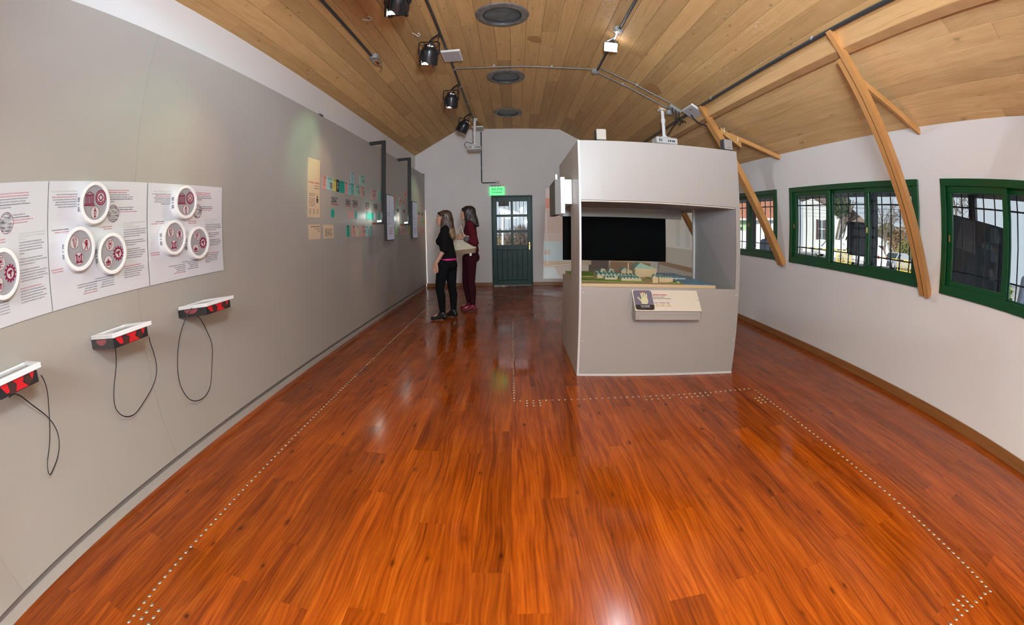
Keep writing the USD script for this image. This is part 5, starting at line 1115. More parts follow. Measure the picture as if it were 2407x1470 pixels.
for n, p, c in (('plinth_band', B(7.25, 0.62, 9.28, 0.98), (0.50, 0.46, 0.40)), ('tall_window', B(8.0, 1.02, 8.25, 1.72), (0.58, 0.57, 0.54)), ('tall_window', B(7.5, 1.02, 7.72, 1.72), (0.60, 0.58, 0.55)), ('cellar_vent', B(8.25, 0.72, 8.42, 0.88), (0.20, 0.15, 0.11)), ('cellar_vent', B(7.55, 0.70, 7.70, 0.86), (0.20, 0.15, 0.11)), ('brown_footing', B(7.25, 0.52, 9.28, 0.62), (0.30, 0.20, 0.13)), ('road', B(7.25, 0.12, 9.28, 0.52), (0.40, 0.36, 0.31)), ('road_line', sg.Polygon([(7.3, 0.22), (9.2, 0.42), (9.2, 0.44), (7.3, 0.25)]), (0.62, 0.60, 0.55))):
    put(n, MR(p, 0.004), tint(n + ('2' if n == 'x' else ''), c), hp_)

# ---------------------------------------------------------------- floor guide studs, 5 cm apart
stud_m = pbr('stud_steel', (0.72, 0.66, 0.52), 0.22, 1.0)
S = []
S += [((-1.514 if y < 0.45 else -1.517 - 0.004 * max(0, y - 1)), y, 'the long line beside the partition') for y in np.arange(0.222, 8.34, 0.0502)]
S += [(x, y, 'the near block of the partition line') for x in (-1.466, -1.414) for y in (0.288, 0.337, 0.388)]
S += [(-0.015 - 0.008 * (y - 2.8), y, 'the straight line left of the kiosk') for y in np.arange(2.825, 5.60, 0.0515)]
for x in np.arange(0.034, 2.08, 0.0506):
    S.append((x, 2.824 - (0.035 * max(0, x - 0.75)) * 1.35, 'the line before the kiosk'))
S += [(x, y, 'the six-stud block near the line corner') for x in (0.085, 0.135, 0.187) for y in (2.778, 2.734)]
S += [(x, 2.746 - 0.012 * (x > 1.3) * (x - 1.3) * 5, 'the double row before the kiosk') for x in (1.04, 1.091, 1.143, 1.192, 1.247)]
S += [(x, 2.730 - 0.02 * (x - 1.34), 'the double row before the kiosk') for x in (1.344, 1.395, 1.446, 1.497, 1.545, 1.60)]
S += [(2.099 + 0.008 * (2.7 - y), y, 'the line along the window side') for y in np.arange(2.709, -0.12, -0.0514)]
S += [(x, y, 'the block at the right-hand turn') for x in (1.997, 2.045) for y in (2.557, 2.505, 2.46)]
S += [(2.123 - 0.0492 * i, -0.105 + 0.0088 * i, 'the short near row at bottom right') for i in range(1, 9)]
S += [(x, y, 'the six-stud block at bottom right') for x, y in ((1.924, 0.031), (1.924, -0.018), (1.877, 0.037), (1.878, -0.011), (1.828, 0.047), (1.829, -0.004))]
far = []
for i in range(41):
    a = i / 40.0
    far.append((-0.785 + a * 1.75, 8.263 - a * 1.117))
for i in range(22):
    a = i / 21.0
    far.append((-0.026 + a * 0.878, 5.649 + a * 0.648))
S += [(x, y, 'far') for x, y in far]
S.sort(key=lambda s: math.hypot(s[0], s[1] - 0.0))
dome = lathe([(0.0092, 0.0), (0.0090, 0.0016), (0.0070, 0.0036), (0.0036, 0.0048), (0.0, 0.0050)], 12)
groups = {}
first = None
for x, y, where in S[:300]:
    q = bow_in([[x, y, 0], [x + 0.01, y, 0], [x, y + 0.01, 0]])
    s = math.sqrt(np.linalg.norm(q[1] - q[0]) * np.linalg.norm(q[2] - q[0])) / 0.01
    path = '/World/' + numbered('/World', 'floor_stud')
    g = UsdGeom.Xform.Define(stage, path)
    g.AddTranslateOp().Set(Gf.Vec3d(*map(float, q[0] + [0, 0, 0.0002])))
    g.AddScaleOp().Set(Gf.Vec3f(s, s, s))
    if first is None:
        first = path
        nd = Node(path, (0, 0, 0), None)
        put('dome', dome, stud_m, nd, smooth=True)
    else:
        g.GetPrim().GetReferences().AddInternalReference(first)
        g.GetPrim().SetInstanceable(True)
    where = 'the far lines beyond the kiosk' if where == 'far' else where
    tag(Node(path, (0, 0, 0), None), f'domed metal floor stud in {where}', 'floor stud', 'studs of ' + where)
if S[300:]:
    ms = [move(dome, bow_in((x, y, 0))[0] + [0, 0, 0.0002]) for x, y, w in S[300:]]
    put('far_floor_studs', join(ms), stud_m, bend=None, label='tiny dark studs dotted in lines across the far floor', cat='floor studs', kind='stuff', smooth=True)
for x, l in ((-0.128, 'left'), (-0.082, 'right')):
    put('floor_plate', cbox(x - 0.018, x + 0.018, 5.485, 5.505, 0.0, 0.003, 0.001), pbr('floor_plate_dark', (0.04, 0.03, 0.03), 0.4), label=f'tiny dark metal floor plate near the stud corner, {l} of two', cat='floor plate', at=(x, 5.495, 0))

# ---------------------------------------------------------------- people
skin = pbr('skin', (0.52, 0.27, 0.18), 0.45, subsurface_weight=0.08, subsurface_scale=0.01)


def bones(spec, J, res=0.016, it=8):
    """One smooth surface: the hulls of spheres along each bone, joined, refined and smoothed. spec: ((joint, radius), (joint, radius)) pairs."""
    out = m3.Manifold()
    for (a, ra), (b, rb) in spec:
        pts = []
        for p, r in ((J[a] if isinstance(a, str) else a, ra), (J[b] if isinstance(b, str) else b, rb)):
            r = np.asarray(r, float) * np.ones(3)
            s = trimesh.creation.icosphere(2).vertices * r
            pts.append(s + np.asarray(p, float))
        out = out + m3.Manifold.hull_points(np.vstack(pts))
    out = out.refine_to_length(res)
    k = out.to_mesh()
    t = trimesh.Trimesh(np.array(k.vert_properties[:, :3], float), np.array(k.tri_verts), process=True)
    trimesh.smoothing.filter_taubin(t, 0.5, 0.53, it * 2)
    return t


def person(name, label, base, yaw, J, cloth, bend='in', hair=None, scale=1.0):
    """J: joints in forward, left, up metres. cloth: list of (part name, bones, material, label)."""
    t = thing(name, label, 'person', base, bend=bend)
    c, s = math.cos(yaw), math.sin(yaw)
    fwd, left = np.array([c, s, 0]), np.array([-s, c, 0])

    def place(m):
        return frame((vf(m)[0] * scale, vf(m)[1]), base, fwd, left, (0, 0, 1))
    R = {k: np.asarray(v, float) for k, v in J.items()}
    h = R['head']
    body = [(('head_top', .052), ('head', (.088, .070, .088))), (('head', (.090, .072, .09)), ('chin', (.034, .034, .03))), (('head', (.08, .066, .06)), ('neck_top', .052)), (('neck_top', .052), ('neck', .056)),
            (('neck', .06), ('chest', (.085, .12, .09))), (('chest', (.09, .13, .10)), ('waist', (.085, .12, .09))), (('waist', (.085, .12, .08)), ('pelvis', (.105, .14, .10)))]
    for sd in ('l', 'r'):
        body += [(('neck', .05), ('shoulder_' + sd, .046)), (('shoulder_' + sd, .046), ('elbow_' + sd, .036)), (('elbow_' + sd, .036), ('wrist_' + sd, .025)),
                 (('hip_' + sd, .082), ('knee_' + sd, .052)), (('knee_' + sd, .05), ('calf_' + sd, .052)), (('calf_' + sd, .052), ('ankle_' + sd, .034)), (('ankle_' + sd, .034), ('toe_' + sd, .028)), (('ankle_' + sd, .03), ('heel_' + sd, .028))]
        w, e = R['wrist_' + sd], R['elbow_' + sd]
        d = (w - e) / np.linalg.norm(w - e); d = R.get('hand_' + sd, d); d = d / np.linalg.norm(d)
        side = np.cross(d, [0, 1, 0]); side /= np.linalg.norm(side) + 1e-9
        nn = np.cross(side, d)
        palm0, palm1 = w + d * 0.015, w + d * 0.085
        body += [((tuple(w), .023), (tuple(palm0 + side * 0.018), .013)), ((tuple(palm0), .02), (tuple(palm1 + side * 0.026), .0115)), ((tuple(palm0), .02), (tuple(palm1 - side * 0.024), .0115)), ((tuple(palm1 + side * 0.026), .0115), (tuple(palm1 - side * 0.024), .0115))]
        for q, (off, ln) in enumerate(((0.029, .066), (0.010, .078), (-0.009, .072), (-0.027, .056))):
            a = palm1 + side * off
            k1 = a + d * ln * 0.45 + side * off * 0.12
            k2 = a + d * ln * 0.9 + nn * 0.018 * (1 if sd == 'l' else -1) + side * off * 0.16
            body += [((tuple(a), .0095), (tuple(k1), .0088)), ((tuple(k1), .0088), (tuple(k2), .0072))]
        th = palm0 + side * 0.026
        body += [((tuple(th), .012), (tuple(th + d * 0.03 + side * 0.024), .0105)), ((tuple(th + d * 0.03 + side * 0.024), .0105), (tuple(th + d * 0.058 + side * 0.026), .0085))]
    nose, hf = h + [0.098, 0, -0.018], h
    body += [((tuple(h + [0.078, 0, 0.016]), .012), (tuple(nose), .0135)), ((tuple(h + [0.078, 0, -0.062]), .018), (tuple(h + [0.075, 0, -0.048]), .02))]
    for sd in (1, -1):
        body += [((tuple(h + [0.0, sd * 0.072, 0.012]), (.018, .010, .024)), (tuple(h + [-0.004, sd * 0.076, -0.012]), (.012, .008, .014)))]
    bd = put('body', place(bones(body, R, 0.012, 3)), skin, t, smooth=True)
    for sd in (1, -1):
        e = put('eye', place(move(lathe([(0, -0.009), (0.0065, -0.0065), (0.009, 0), (0.0065, 0.0065), (0, 0.009)], 12), h + [0.0755, sd * 0.031, 0.012])), pbr('eye_white', (0.6, 0.56, 0.52), 0.2), bd, smooth=True)
        put('iris', place(move(rot(lathe([(0.0055, 0), (0.004, 0.002), (0, 0.0025)], 10), (0, 1, 0), 90), h + [0.0832, sd * 0.031, 0.012])), pbr('iris_brown', (0.03, 0.015, 0.01), 0.2), e)
        put('eyebrow', place(tube([h + [0.086, sd * 0.016, 0.036], h + [0.086, sd * 0.032, 0.041], h + [0.074, sd * 0.050, 0.034]], 0.0035, 5)), pbr('brow_brown', (0.05, 0.025, 0.015), 0.7), bd, smooth=True)
    put('lips', place(bones([((tuple(h + [0.092, 0.018, -0.054]), (.006, .004, .004)), (tuple(h + [0.096, 0, -0.053]), (.008, .005, .0065))), ((tuple(h + [0.096, 0, -0.053]), (.008, .005, .0065)), (tuple(h + [0.092, -0.018, -0.054]), (.006, .004, .004)))], R, 0.006, 1)), pbr('lips_rose', (0.42, 0.12, 0.11), 0.4), bd, smooth=True)
    for nm, spec, m, lb in cloth:
        k = bones(spec, R, 0.014, 5)
        if nm == 'hair':
            v = np.array(k.vertices)
            nz = meshkit.fbm(v * [38, 38, 7], 3, 5) - 0.5
            k.vertices = v + k.vertex_normals * nz[:, None] * 0.022
        put(nm, place(k), m, t, smooth=True, label=lb)
    return t


def legs(R, f=1.0, top=.105):
    """Trouser bones."""
    out = []
    for sd in ('l', 'r'):
        out += [(('hip_' + sd, .096 * f), ('knee_' + sd, .066 * f)), (('knee_' + sd, .065 * f), ('calf_' + sd, .063 * f)), (('calf_' + sd, .063 * f), ('cuff_' + sd, .046 * f))]
    return out + [(('pelvis', (.112, .155, .10)), ('hip_l', .10 * f)), (('pelvis', (.112, .155, .10)), ('hip_r', .10 * f)), (('pelvis', (.112, .15, .10)), ('seat', (.085, .125, .085))), (('pelvis', (.11, .15, .09)), ('belt', (.105, .135, .05)))]


def shoe(sd, r=.036, h=0.0):
    return [(('ankle_' + sd, .047), ('heel_' + sd, (.044, .040, .040))), (('ankle_' + sd, .048), ('instep_' + sd, (.046, .044, .036))), (('instep_' + sd, (.046, .044, .034)), ('toe_' + sd, (.040, .042, .028))), (('heel_' + sd, (.034, .034, .03)), ('instep_' + sd, (.036, .036, .024)))]


# visitor in black, facing the timeline
J1 = dict(head_top=(0.0, 0, 1.575), head=(0.02, 0, 1.515), chin=(0.073, 0, 1.428), neck_top=(-0.005, 0, 1.425), neck=(-0.03, 0, 1.365), chest=(-0.01, 0, 1.22), waist=(-0.045, 0, 1.02), pelvis=(-0.06, 0, 0.87), belt=(-0.055, 0, 0.95), seat=(-0.10, 0, 0.83), bust=(0.045, 0, 1.175),
          shoulder_l=(-0.035, 0.165, 1.335), elbow_l=(-0.03, 0.215, 1.06), wrist_l=(0.085, 0.225, 0.872), hand_l=(0.12, -0.02, -0.99), shoulder_r=(-0.035, -0.165, 1.335), elbow_r=(-0.02, -0.205, 1.06), wrist_r=(0.075, -0.17, 0.86),
          hip_l=(0.02, 0.085, 0.80), knee_l=(0.075, 0.10, 0.475), calf_l=(0.055, 0.10, 0.35), ankle_l=(0.045, 0.10, 0.105), cuff_l=(0.048, 0.10, 0.13), heel_l=(0.018, 0.10, 0.048), instep_l=(0.12, 0.105, 0.045), toe_l=(0.195, 0.11, 0.032),
          hip_r=(-0.075, -0.085, 0.80), knee_r=(-0.075, -0.10, 0.475), calf_r=(-0.095, -0.10, 0.35), ankle_r=(-0.09, -0.10, 0.105), cuff_r=(-0.09, -0.10, 0.13), heel_r=(-0.115, -0.095, 0.048), instep_r=(-0.02, -0.12, 0.045), toe_r=(0.05, -0.15, 0.032))
knit, jet, leather = mottled('black_knit', (0.0035, 0.003, 0.0035), (0.008, 0.007, 0.0075), 120, 0.9, 0.5, specular_ior_level=0.15), mottled('black_denim', (0.0035, 0.0035, 0.004), (0.007, 0.007, 0.008), 60, 0.9, specular_ior_level=0.15), pbr('black_leather', (0.012, 0.011, 0.012), 0.22)
pink_c = pbr('hot_pink_cotton', (0.62, 0.02, 0.19), 0.7)
hair1 = mottled('brown_hair', (0.022, 0.012, 0.008), (0.085, 0.045, 0.022), 9, 0.45, stretch=(9, 9, 0.7))
hair1b = mottled('blond_hair_ends', (0.10, 0.055, 0.025), (0.26, 0.16, 0.075), 9, 0.5, stretch=(9, 9, 0.7))
top1 = [(('neck', (.062, .085, .05)), ('chest', (.108, .15, .10))), (('chest', (.108, .15, .10)), ('waist', (.108, .14, .09))), (('waist', (.11, .14, .09)), ('hem', (.122, .155, .03))), (('chest', (.10, .14, .09)), ('bust', (.085, .125, .075)))]
J1['hem'] = (-0.055, 0, 0.925); J1['under'] = (-0.055, 0, 0.895)
for sd in ('l', 'r'):
    top1 += [(('neck', .06), ('shoulder_' + sd, .064)), (('shoulder_' + sd, .064), ('elbow_' + sd, .054))]
person('person', 'woman in black top and trousers with a pink hem, facing the timeline', (-1.035, 5.80, 0), math.pi, J1,
       [('trousers', legs(J1), jet, 'slim black trousers'), ('top', top1, knit, 'black knitted top with elbow sleeves'), ('undershirt', [(('hem', (.118, .150, .03)), ('under', (.120, .153, .022)))], pink_c, 'hot pink hem below the top'),
        ('undershirt_neck', [(((-0.065, 0.085, 1.375), .022), ((-0.10, 0.03, 1.345), .022)), (((-0.065, -0.085, 1.375), .022), ((-0.10, -0.03, 1.345), .022)), (((-0.10, 0.03, 1.345), .022), ((-0.10, -0.03, 1.345), .022))], pink_c, 'hot pink neckline'),
        ('shoe', shoe('l'), leather, None), ('shoe', shoe('r'), leather, None), ('shoe_heel', [(((0.008, 0.10, 0.018), (.026, .026, .014)), ((0.022, 0.10, 0.018), (.026, .026, .014)))], leather, None), ('shoe_heel', [(((-0.125, -0.095, 0.018), (.026, .026, .014)), ((-0.11, -0.095, 0.018), (.026, .026, .014)))], leather, None),
        ('hair', [(((-0.02, 0, 1.565), (.105, .088, .075)), ((-0.045, 0, 1.50), (.095, .092, .09))), (((-0.045, 0, 1.50), (.095, .092, .09)), ((-0.085, 0, 1.36), (.07, .105, .08))), (((0.035, 0.0, 1.598), (.055, .06, .022)), ((-0.02, 0, 1.60), (.08, .07, .03))), (((-0.01, 0.062, 1.50), (.045, .03, .06)), ((0.0, 0.082, 1.37), (.04, .028, .07))), (((-0.01, -0.062, 1.50), (.045, .03, .06)), ((0.0, -0.082, 1.37), (.04, .028, .07)))], hair1, 'long brown hair'),
        ('hair_ends', [(((-0.10, 0, 1.34), (.062, .10, .07)), ((-0.135, 0.02, 1.24), (.04, .075, .05))), (((0.0, 0.085, 1.36), (.036, .026, .06)), ((0.01, 0.09, 1.29), (.02, .016, .04)))], hair1b, 'lighter hair ends'),
        ('sunglasses', [(((0.065, 0.06, 1.585), (.012, .012, .012)), ((0.085, 0.02, 1.592), (.01, .02, .014))), (((0.085, -0.02, 1.592), (.01, .02, .014)), ((0.065, -0.06, 1.585), (.012, .012, .012))), (((0.065, 0.065, 1.585), .006), ((-0.02, 0.088, 1.55), .006)), (((0.065, -0.065, 1.585), .006), ((-0.02, -0.088, 1.55), .006))], leather, 'sunglasses pushed up on the head')])

# visitor in dark red with the bag
J2 = dict(head_top=(0.0, 0, 1.665), head=(0.035, 0, 1.605), chin=(0.088, 0, 1.518), neck_top=(0.01, 0, 1.515), neck=(-0.015, 0, 1.45), chest=(-0.02, 0, 1.29), waist=(-0.03, 0, 1.08), pelvis=(-0.04, 0, 0.92), belt=(-0.035, 0, 1.01), seat=(-0.085, 0, 0.88), bust=(0.03, 0, 1.25),
          shoulder_l=(-0.04, 0.17, 1.405), elbow_l=(-0.125, 0.28, 1.13), wrist_l=(0.03, 0.30, 1.20), hand_l=(0.9, -0.1, 0.25), shoulder_r=(-0.04, -0.17, 1.405), elbow_r=(-0.05, -0.21, 1.12), wrist_r=(0.06, -0.17, 0.92),
          hip_l=(-0.035, 0.085, 0.85), knee_l=(-0.025, 0.095, 0.47), calf_l=(-0.045, 0.095, 0.36), ankle_l=(-0.045, 0.095, 0.10), cuff_l=(-0.045, 0.095, 0.125), heel_l=(-0.075, 0.095, 0.042), instep_l=(0.03, 0.10, 0.045), toe_l=(0.105, 0.105, 0.032),
          hip_r=(0.03, -0.085, 0.85), knee_r=(0.075, -0.095, 0.48), calf_r=(0.06, -0.095, 0.36), ankle_r=(0.03, -0.10, 0.10), cuff_r=(0.032, -0.10, 0.125), heel_r=(0.0, -0.10, 0.042), instep_r=(0.09, -0.10, 0.045), toe_r=(0.155, -0.11, 0.032), hem=(-0.035, 0, 0.985))
wool, plum = mottled('dark_red_wool', (0.060, 0.003, 0.007), (0.095, 0.006, 0.012), 70, 0.9, specular_ior_level=0.2), mottled('plum_trousers', (0.026, 0.003, 0.006), (0.040, 0.005, 0.010), 50, 0.9, specular_ior_level=0.15)
hair2 = mottled('dark_brown_hair', (0.010, 0.006, 0.005), (0.035, 0.018, 0.012), 9, 0.4, stretch=(9, 9, 0.7))
top2 = [(('neck', (.065, .09, .05)), ('chest', (.112, .155, .10))), (('chest', (.112, .155, .10)), ('waist', (.115, .15, .09))), (('waist', (.115, .15, .09)), ('hem', (.125, .16, .03))), (('chest', (.10, .14, .09)), ('bust', (.085, .125, .075)))]
for sd in ('l', 'r'):
    top2 += [(('neck', .06), ('shoulder_' + sd, .068)), (('shoulder_' + sd, .068), ('elbow_' + sd, .060))]
top2 += [(('elbow_l', .060), ((-0.02, 0.295, 1.178), .046)), (('elbow_r', .055), ((0.04, -0.18, 0.96), .042))]
red_shoe = pbr('wine_red_leather', (0.16, 0.008, 0.02), 0.25)
person('person', 'woman in a dark red jumper and plum trousers with a bag on her arm', (-0.735, 6.40, 0), math.pi, J2,
       [('trousers', legs(J2), plum, 'plum trousers'), ('jumper', top2, wool, 'dark red jumper'), ('cuff', [(((-0.02, 0.295, 1.178), .047), ((0.012, 0.298, 1.192), .043))], pbr('grey_rib', (0.09, 0.085, 0.09), 0.8), 'grey turned-back cuff'), ('scarf', [(((-0.03, 0.05, 1.475), .035), ((0.04, 0.03, 1.445), .03)), (((-0.03, -0.05, 1.475), .035), ((0.04, -0.03, 1.445), .03)), (((-0.06, 0, 1.48), .03), ((-0.03, 0.05, 1.475), .035))], pbr('tan_scarf', (0.30, 0.20, 0.10), 0.8), 'tan scarf at the neck'),
        ('shoe', shoe('l'), red_shoe, None), ('shoe', shoe('r'), red_shoe, None), ('sole', [(((-0.10, 0.095, 0.012), (.02, .034, .012)), ((0.12, 0.105, 0.010), (.02, .034, .008)))], pbr('grey_sole', (0.10, 0.085, 0.08), 0.6), None), ('sole', [(((-0.02, -0.10, 0.012), (.02, .034, .012)), ((0.165, -0.11, 0.010), (.02, .034, .008)))], pbr('grey_sole', (0.10, 0.085, 0.08), 0.6), None),
        ('hair', [(((-0.005, 0, 1.652), (.112, .092, .078)), ((-0.03, 0, 1.58), (.10, .098, .09))), (((-0.03, 0, 1.58), (.10, .098, .09)), ((-0.09, 0, 1.44), (.075, .115, .05))), (((-0.09, 0, 1.44), (.07, .11, .045)), ((-0.14, 0, 1.40), (.03, .09, .02))), (((0.02, 0.066, 1.60), (.05, .03, .07)), ((-0.01, 0.088, 1.46), (.055, .03, .05))), (((0.02, -0.066, 1.60), (.05, .03, .07)), ((-0.01, -0.088, 1.46), (.055, .03, .05))), (((0.065, 0, 1.675), (.05, .065, .028)), ((0.0, 0, 1.69), (.08, .07, .03)))], hair2, 'shoulder-length dark brown hair')])

# the bag on her arm
bag = thing('handbag', 'cream shoulder bag with a brown base, carried by the woman in red', 'handbag', (-0.76, 6.19, 0.95))
canvas, tan_l = mottled('cream_canvas', (0.52, 0.44, 0.31), (0.60, 0.51, 0.37), 30, 0.7), mottled('brown_leather', (0.20, 0.125, 0.065), (0.25, 0.16, 0.085), 20, 0.5)


def pouch(z0, z1, w0, w1, d0, d1, tilt=0.085):
    P = []
    for z, w, d in ((z0, w0, d0), (z1, w1, d1)):
        for a in range(24):
            k = a * math.pi / 12
            P.append((w * np.sign(math.cos(k)) * abs(math.cos(k)) ** 0.45, d * np.sign(math.sin(k)) * abs(math.sin(k)) ** 0.6, z))
    P = np.array(P); P[:, 2] += P[:, 0] * tilt
    return hull(P)


bo = (-0.785, 6.185, 0.955)
put('bag_body', move(pouch(0.072, 0.275, 0.190, 0.178, 0.062, 0.022), bo), canvas, bag, smooth=40)
put('bag_base', move(pouch(0.0, 0.072, 0.180, 0.191, 0.055, 0.064), bo), tan_l, bag, smooth=40)
put('bag_rim', move(pouch(0.272, 0.282, 0.180, 0.180, 0.024, 0.024), bo), canvas, bag, smooth=40)
for dy in (-0.02, 0.02):
    put('strap', tube(spline([(-0.90, 6.185 + dy, 1.215), (-0.872, 6.17 + dy, 1.30), (-0.835, 6.15 + dy * 0.4, 1.40), (-0.80, 6.165 + dy, 1.31), (-0.755, 6.185 + dy, 1.23)] if dy < 0 else [(-0.90, 6.185 + dy, 1.215), (-0.865, 6.17, 1.25), (-0.82, 6.16, 1.262), (-0.78, 6.17, 1.255), (-0.755, 6.185 + dy, 1.23)], 26), 0.0085, 6), canvas, bag, smooth=True)
put('zip_pull', move(cbox(-0.005, 0.005, -0.066, -0.060, 0.20, 0.245, 0.002), bo), brass, bag)
put('hang_tag', cbox(-0.70, -0.665, 6.13, 6.134, 0.925, 0.965, 0.001), rim_m, bag)

# ---------------------------------------------------------------- the street outside
_gx, _gu = np.exp(np.linspace(math.log(3.73), math.log(75), 40)), np.linspace(-0.48, 2.28, 44)
_gv = np.array([(x, u * x, z) for z in (-0.02, -0.25) for x in _gx for u in _gu])
_gf = []
for i in range(39):
    for j in range(43):
        k = i * 44 + j
        _gf += [(k, k + 44, k + 45), (k, k + 45, k + 1)]
put('ground', (_gv, np.array(_gf + [(a + 1760, b + 1760, c + 1760) for a, c, b in _gf])), mottled('asphalt', (0.20, 0.20, 0.21), (0.27, 0.27, 0.27), 1.5, 0.9), bend='out', label='grey street paving outside the windows', kind='structure')
put('ground', box(-12, 3.70, 9.75, 60, -0.20, -0.03), mottled('yard_gravel', (0.40, 0.33, 0.26), (0.50, 0.43, 0.35), 3, 0.9), bend=None, size=6.0, label='pale yard ground outside the green door', kind='structure')
dark_t = pbr('veranda_dark_timber', (0.022, 0.020, 0.024), 0.6)
put('veranda_roof', box(3.80, 5.35, -1.6, 9.6, 2.115, 2.22), dark_t, bend='out', size=0.4, label='dark veranda eave outside the windows', kind='structure')
for y, w, l in ((3.86, 0.13, 'at the middle of the central window'), (1.92, 0.11, 'behind the right-hand window'), (7.5, 0.2, 'behind the far window')):
    t = thing('veranda_post', f'dark veranda post standing outside, {l}', 'post', (5.2, y, 0), bend='out', group=None)
    put('shaft', cbox(5.14, 5.26, y - w / 2, y + w / 2, 0.0, 2.13, 0.004), dark_t, t, size=0.5)
    put('foot', cbox(5.10, 5.30, y - w / 2 - 0.04, y + w / 2 + 0.04, 0.0, 0.12, 0.004), dark_t, t)

# loudspeaker on a stand, dark display board with window reflections painted on it
t = thing('loudspeaker', 'large black loudspeaker on a stand outside the central window', 'loudspeaker', (4.62, 3.73, 0), bend='out')
P = [(x, y) for x, y in ((4.50, 3.60), (4.50, 3.86), (4.56, 3.91), (4.80, 3.87), (4.80, 3.59), (4.56, 3.555))]
cab = put('cabinet', hull([(x, y, z) for x, y in P for z in (1.23, 1.62)] + [(4.65 + (x - 4.65) * 0.85, 3.73 + (y - 3.73) * 0.85, z) for x, y in P for z in (1.20, 1.655)]), pbr('speaker_dark', (0.020, 0.021, 0.026), 0.5), t)
put('grille', cbox(4.488, 4.50, 3.615, 3.845, 1.25, 1.60, 0.004), pbr('grille_dark', (0.03, 0.03, 0.036), 0.4), cab)
put('handle', tube([(4.52, 3.90, 1.40), (4.56, 3.935, 1.41), (4.60, 3.935, 1.46), (4.62, 3.905, 1.47)], 0.010, 6), iron, cab)
put('pole', tube([(4.65, 3.73, 0.3), (4.65, 3.73, 1.21)], 0.018, 8), iron, t)
for a in range(3):
    put('leg', tube([(4.65, 3.73, 0.55), (4.65 + 0.38 * math.cos(a * 2.1), 3.73 + 0.38 * math.sin(a * 2.1), 0.01)], 0.012, 6), iron, t)
t = thing('display_board', 'dark slate display board outside the right-hand window, room reflections painted on as coloured squares', 'display board', (4.6, 1.6, 0), bend='out')
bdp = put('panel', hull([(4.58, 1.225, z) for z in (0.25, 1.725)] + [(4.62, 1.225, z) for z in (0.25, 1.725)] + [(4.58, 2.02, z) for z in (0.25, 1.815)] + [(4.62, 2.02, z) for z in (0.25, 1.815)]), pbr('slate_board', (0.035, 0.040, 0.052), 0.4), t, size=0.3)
put('painted_light_patch', frame(extrude(sg.Polygon([(1.86, 1.78), (1.66, 1.755), (1.655, 1.43), (1.965, 1.47)]), 0.003), (4.579, 0, 0), (0, 1, 0), (0, 0, 1), (-1, 0, 0)), pbr('board_grey_sheet', (0.10, 0.10, 0.11), 0.5), bdp)  # reflected light painted on the board as a paler patch
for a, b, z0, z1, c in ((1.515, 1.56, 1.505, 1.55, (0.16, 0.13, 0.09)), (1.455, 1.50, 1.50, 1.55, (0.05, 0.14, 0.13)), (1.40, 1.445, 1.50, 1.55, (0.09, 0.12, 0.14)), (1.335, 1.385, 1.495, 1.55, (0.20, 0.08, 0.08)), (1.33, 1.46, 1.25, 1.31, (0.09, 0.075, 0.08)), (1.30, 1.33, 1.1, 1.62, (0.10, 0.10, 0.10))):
    put('painted_reflection', box(4.574, 4.58, a, b, z0, z1), pbr('square_%d' % round(c[0] * 1000 + c[1] * 100), c, 0.5), bdp)  # reflections of the room's cards in the glass, painted as small squares
for y in (1.30, 1.92):
    put('leg', cbox(4.57, 4.63, y - 0.03, y + 0.03, 0, 0.27, 0.004), iron, t)


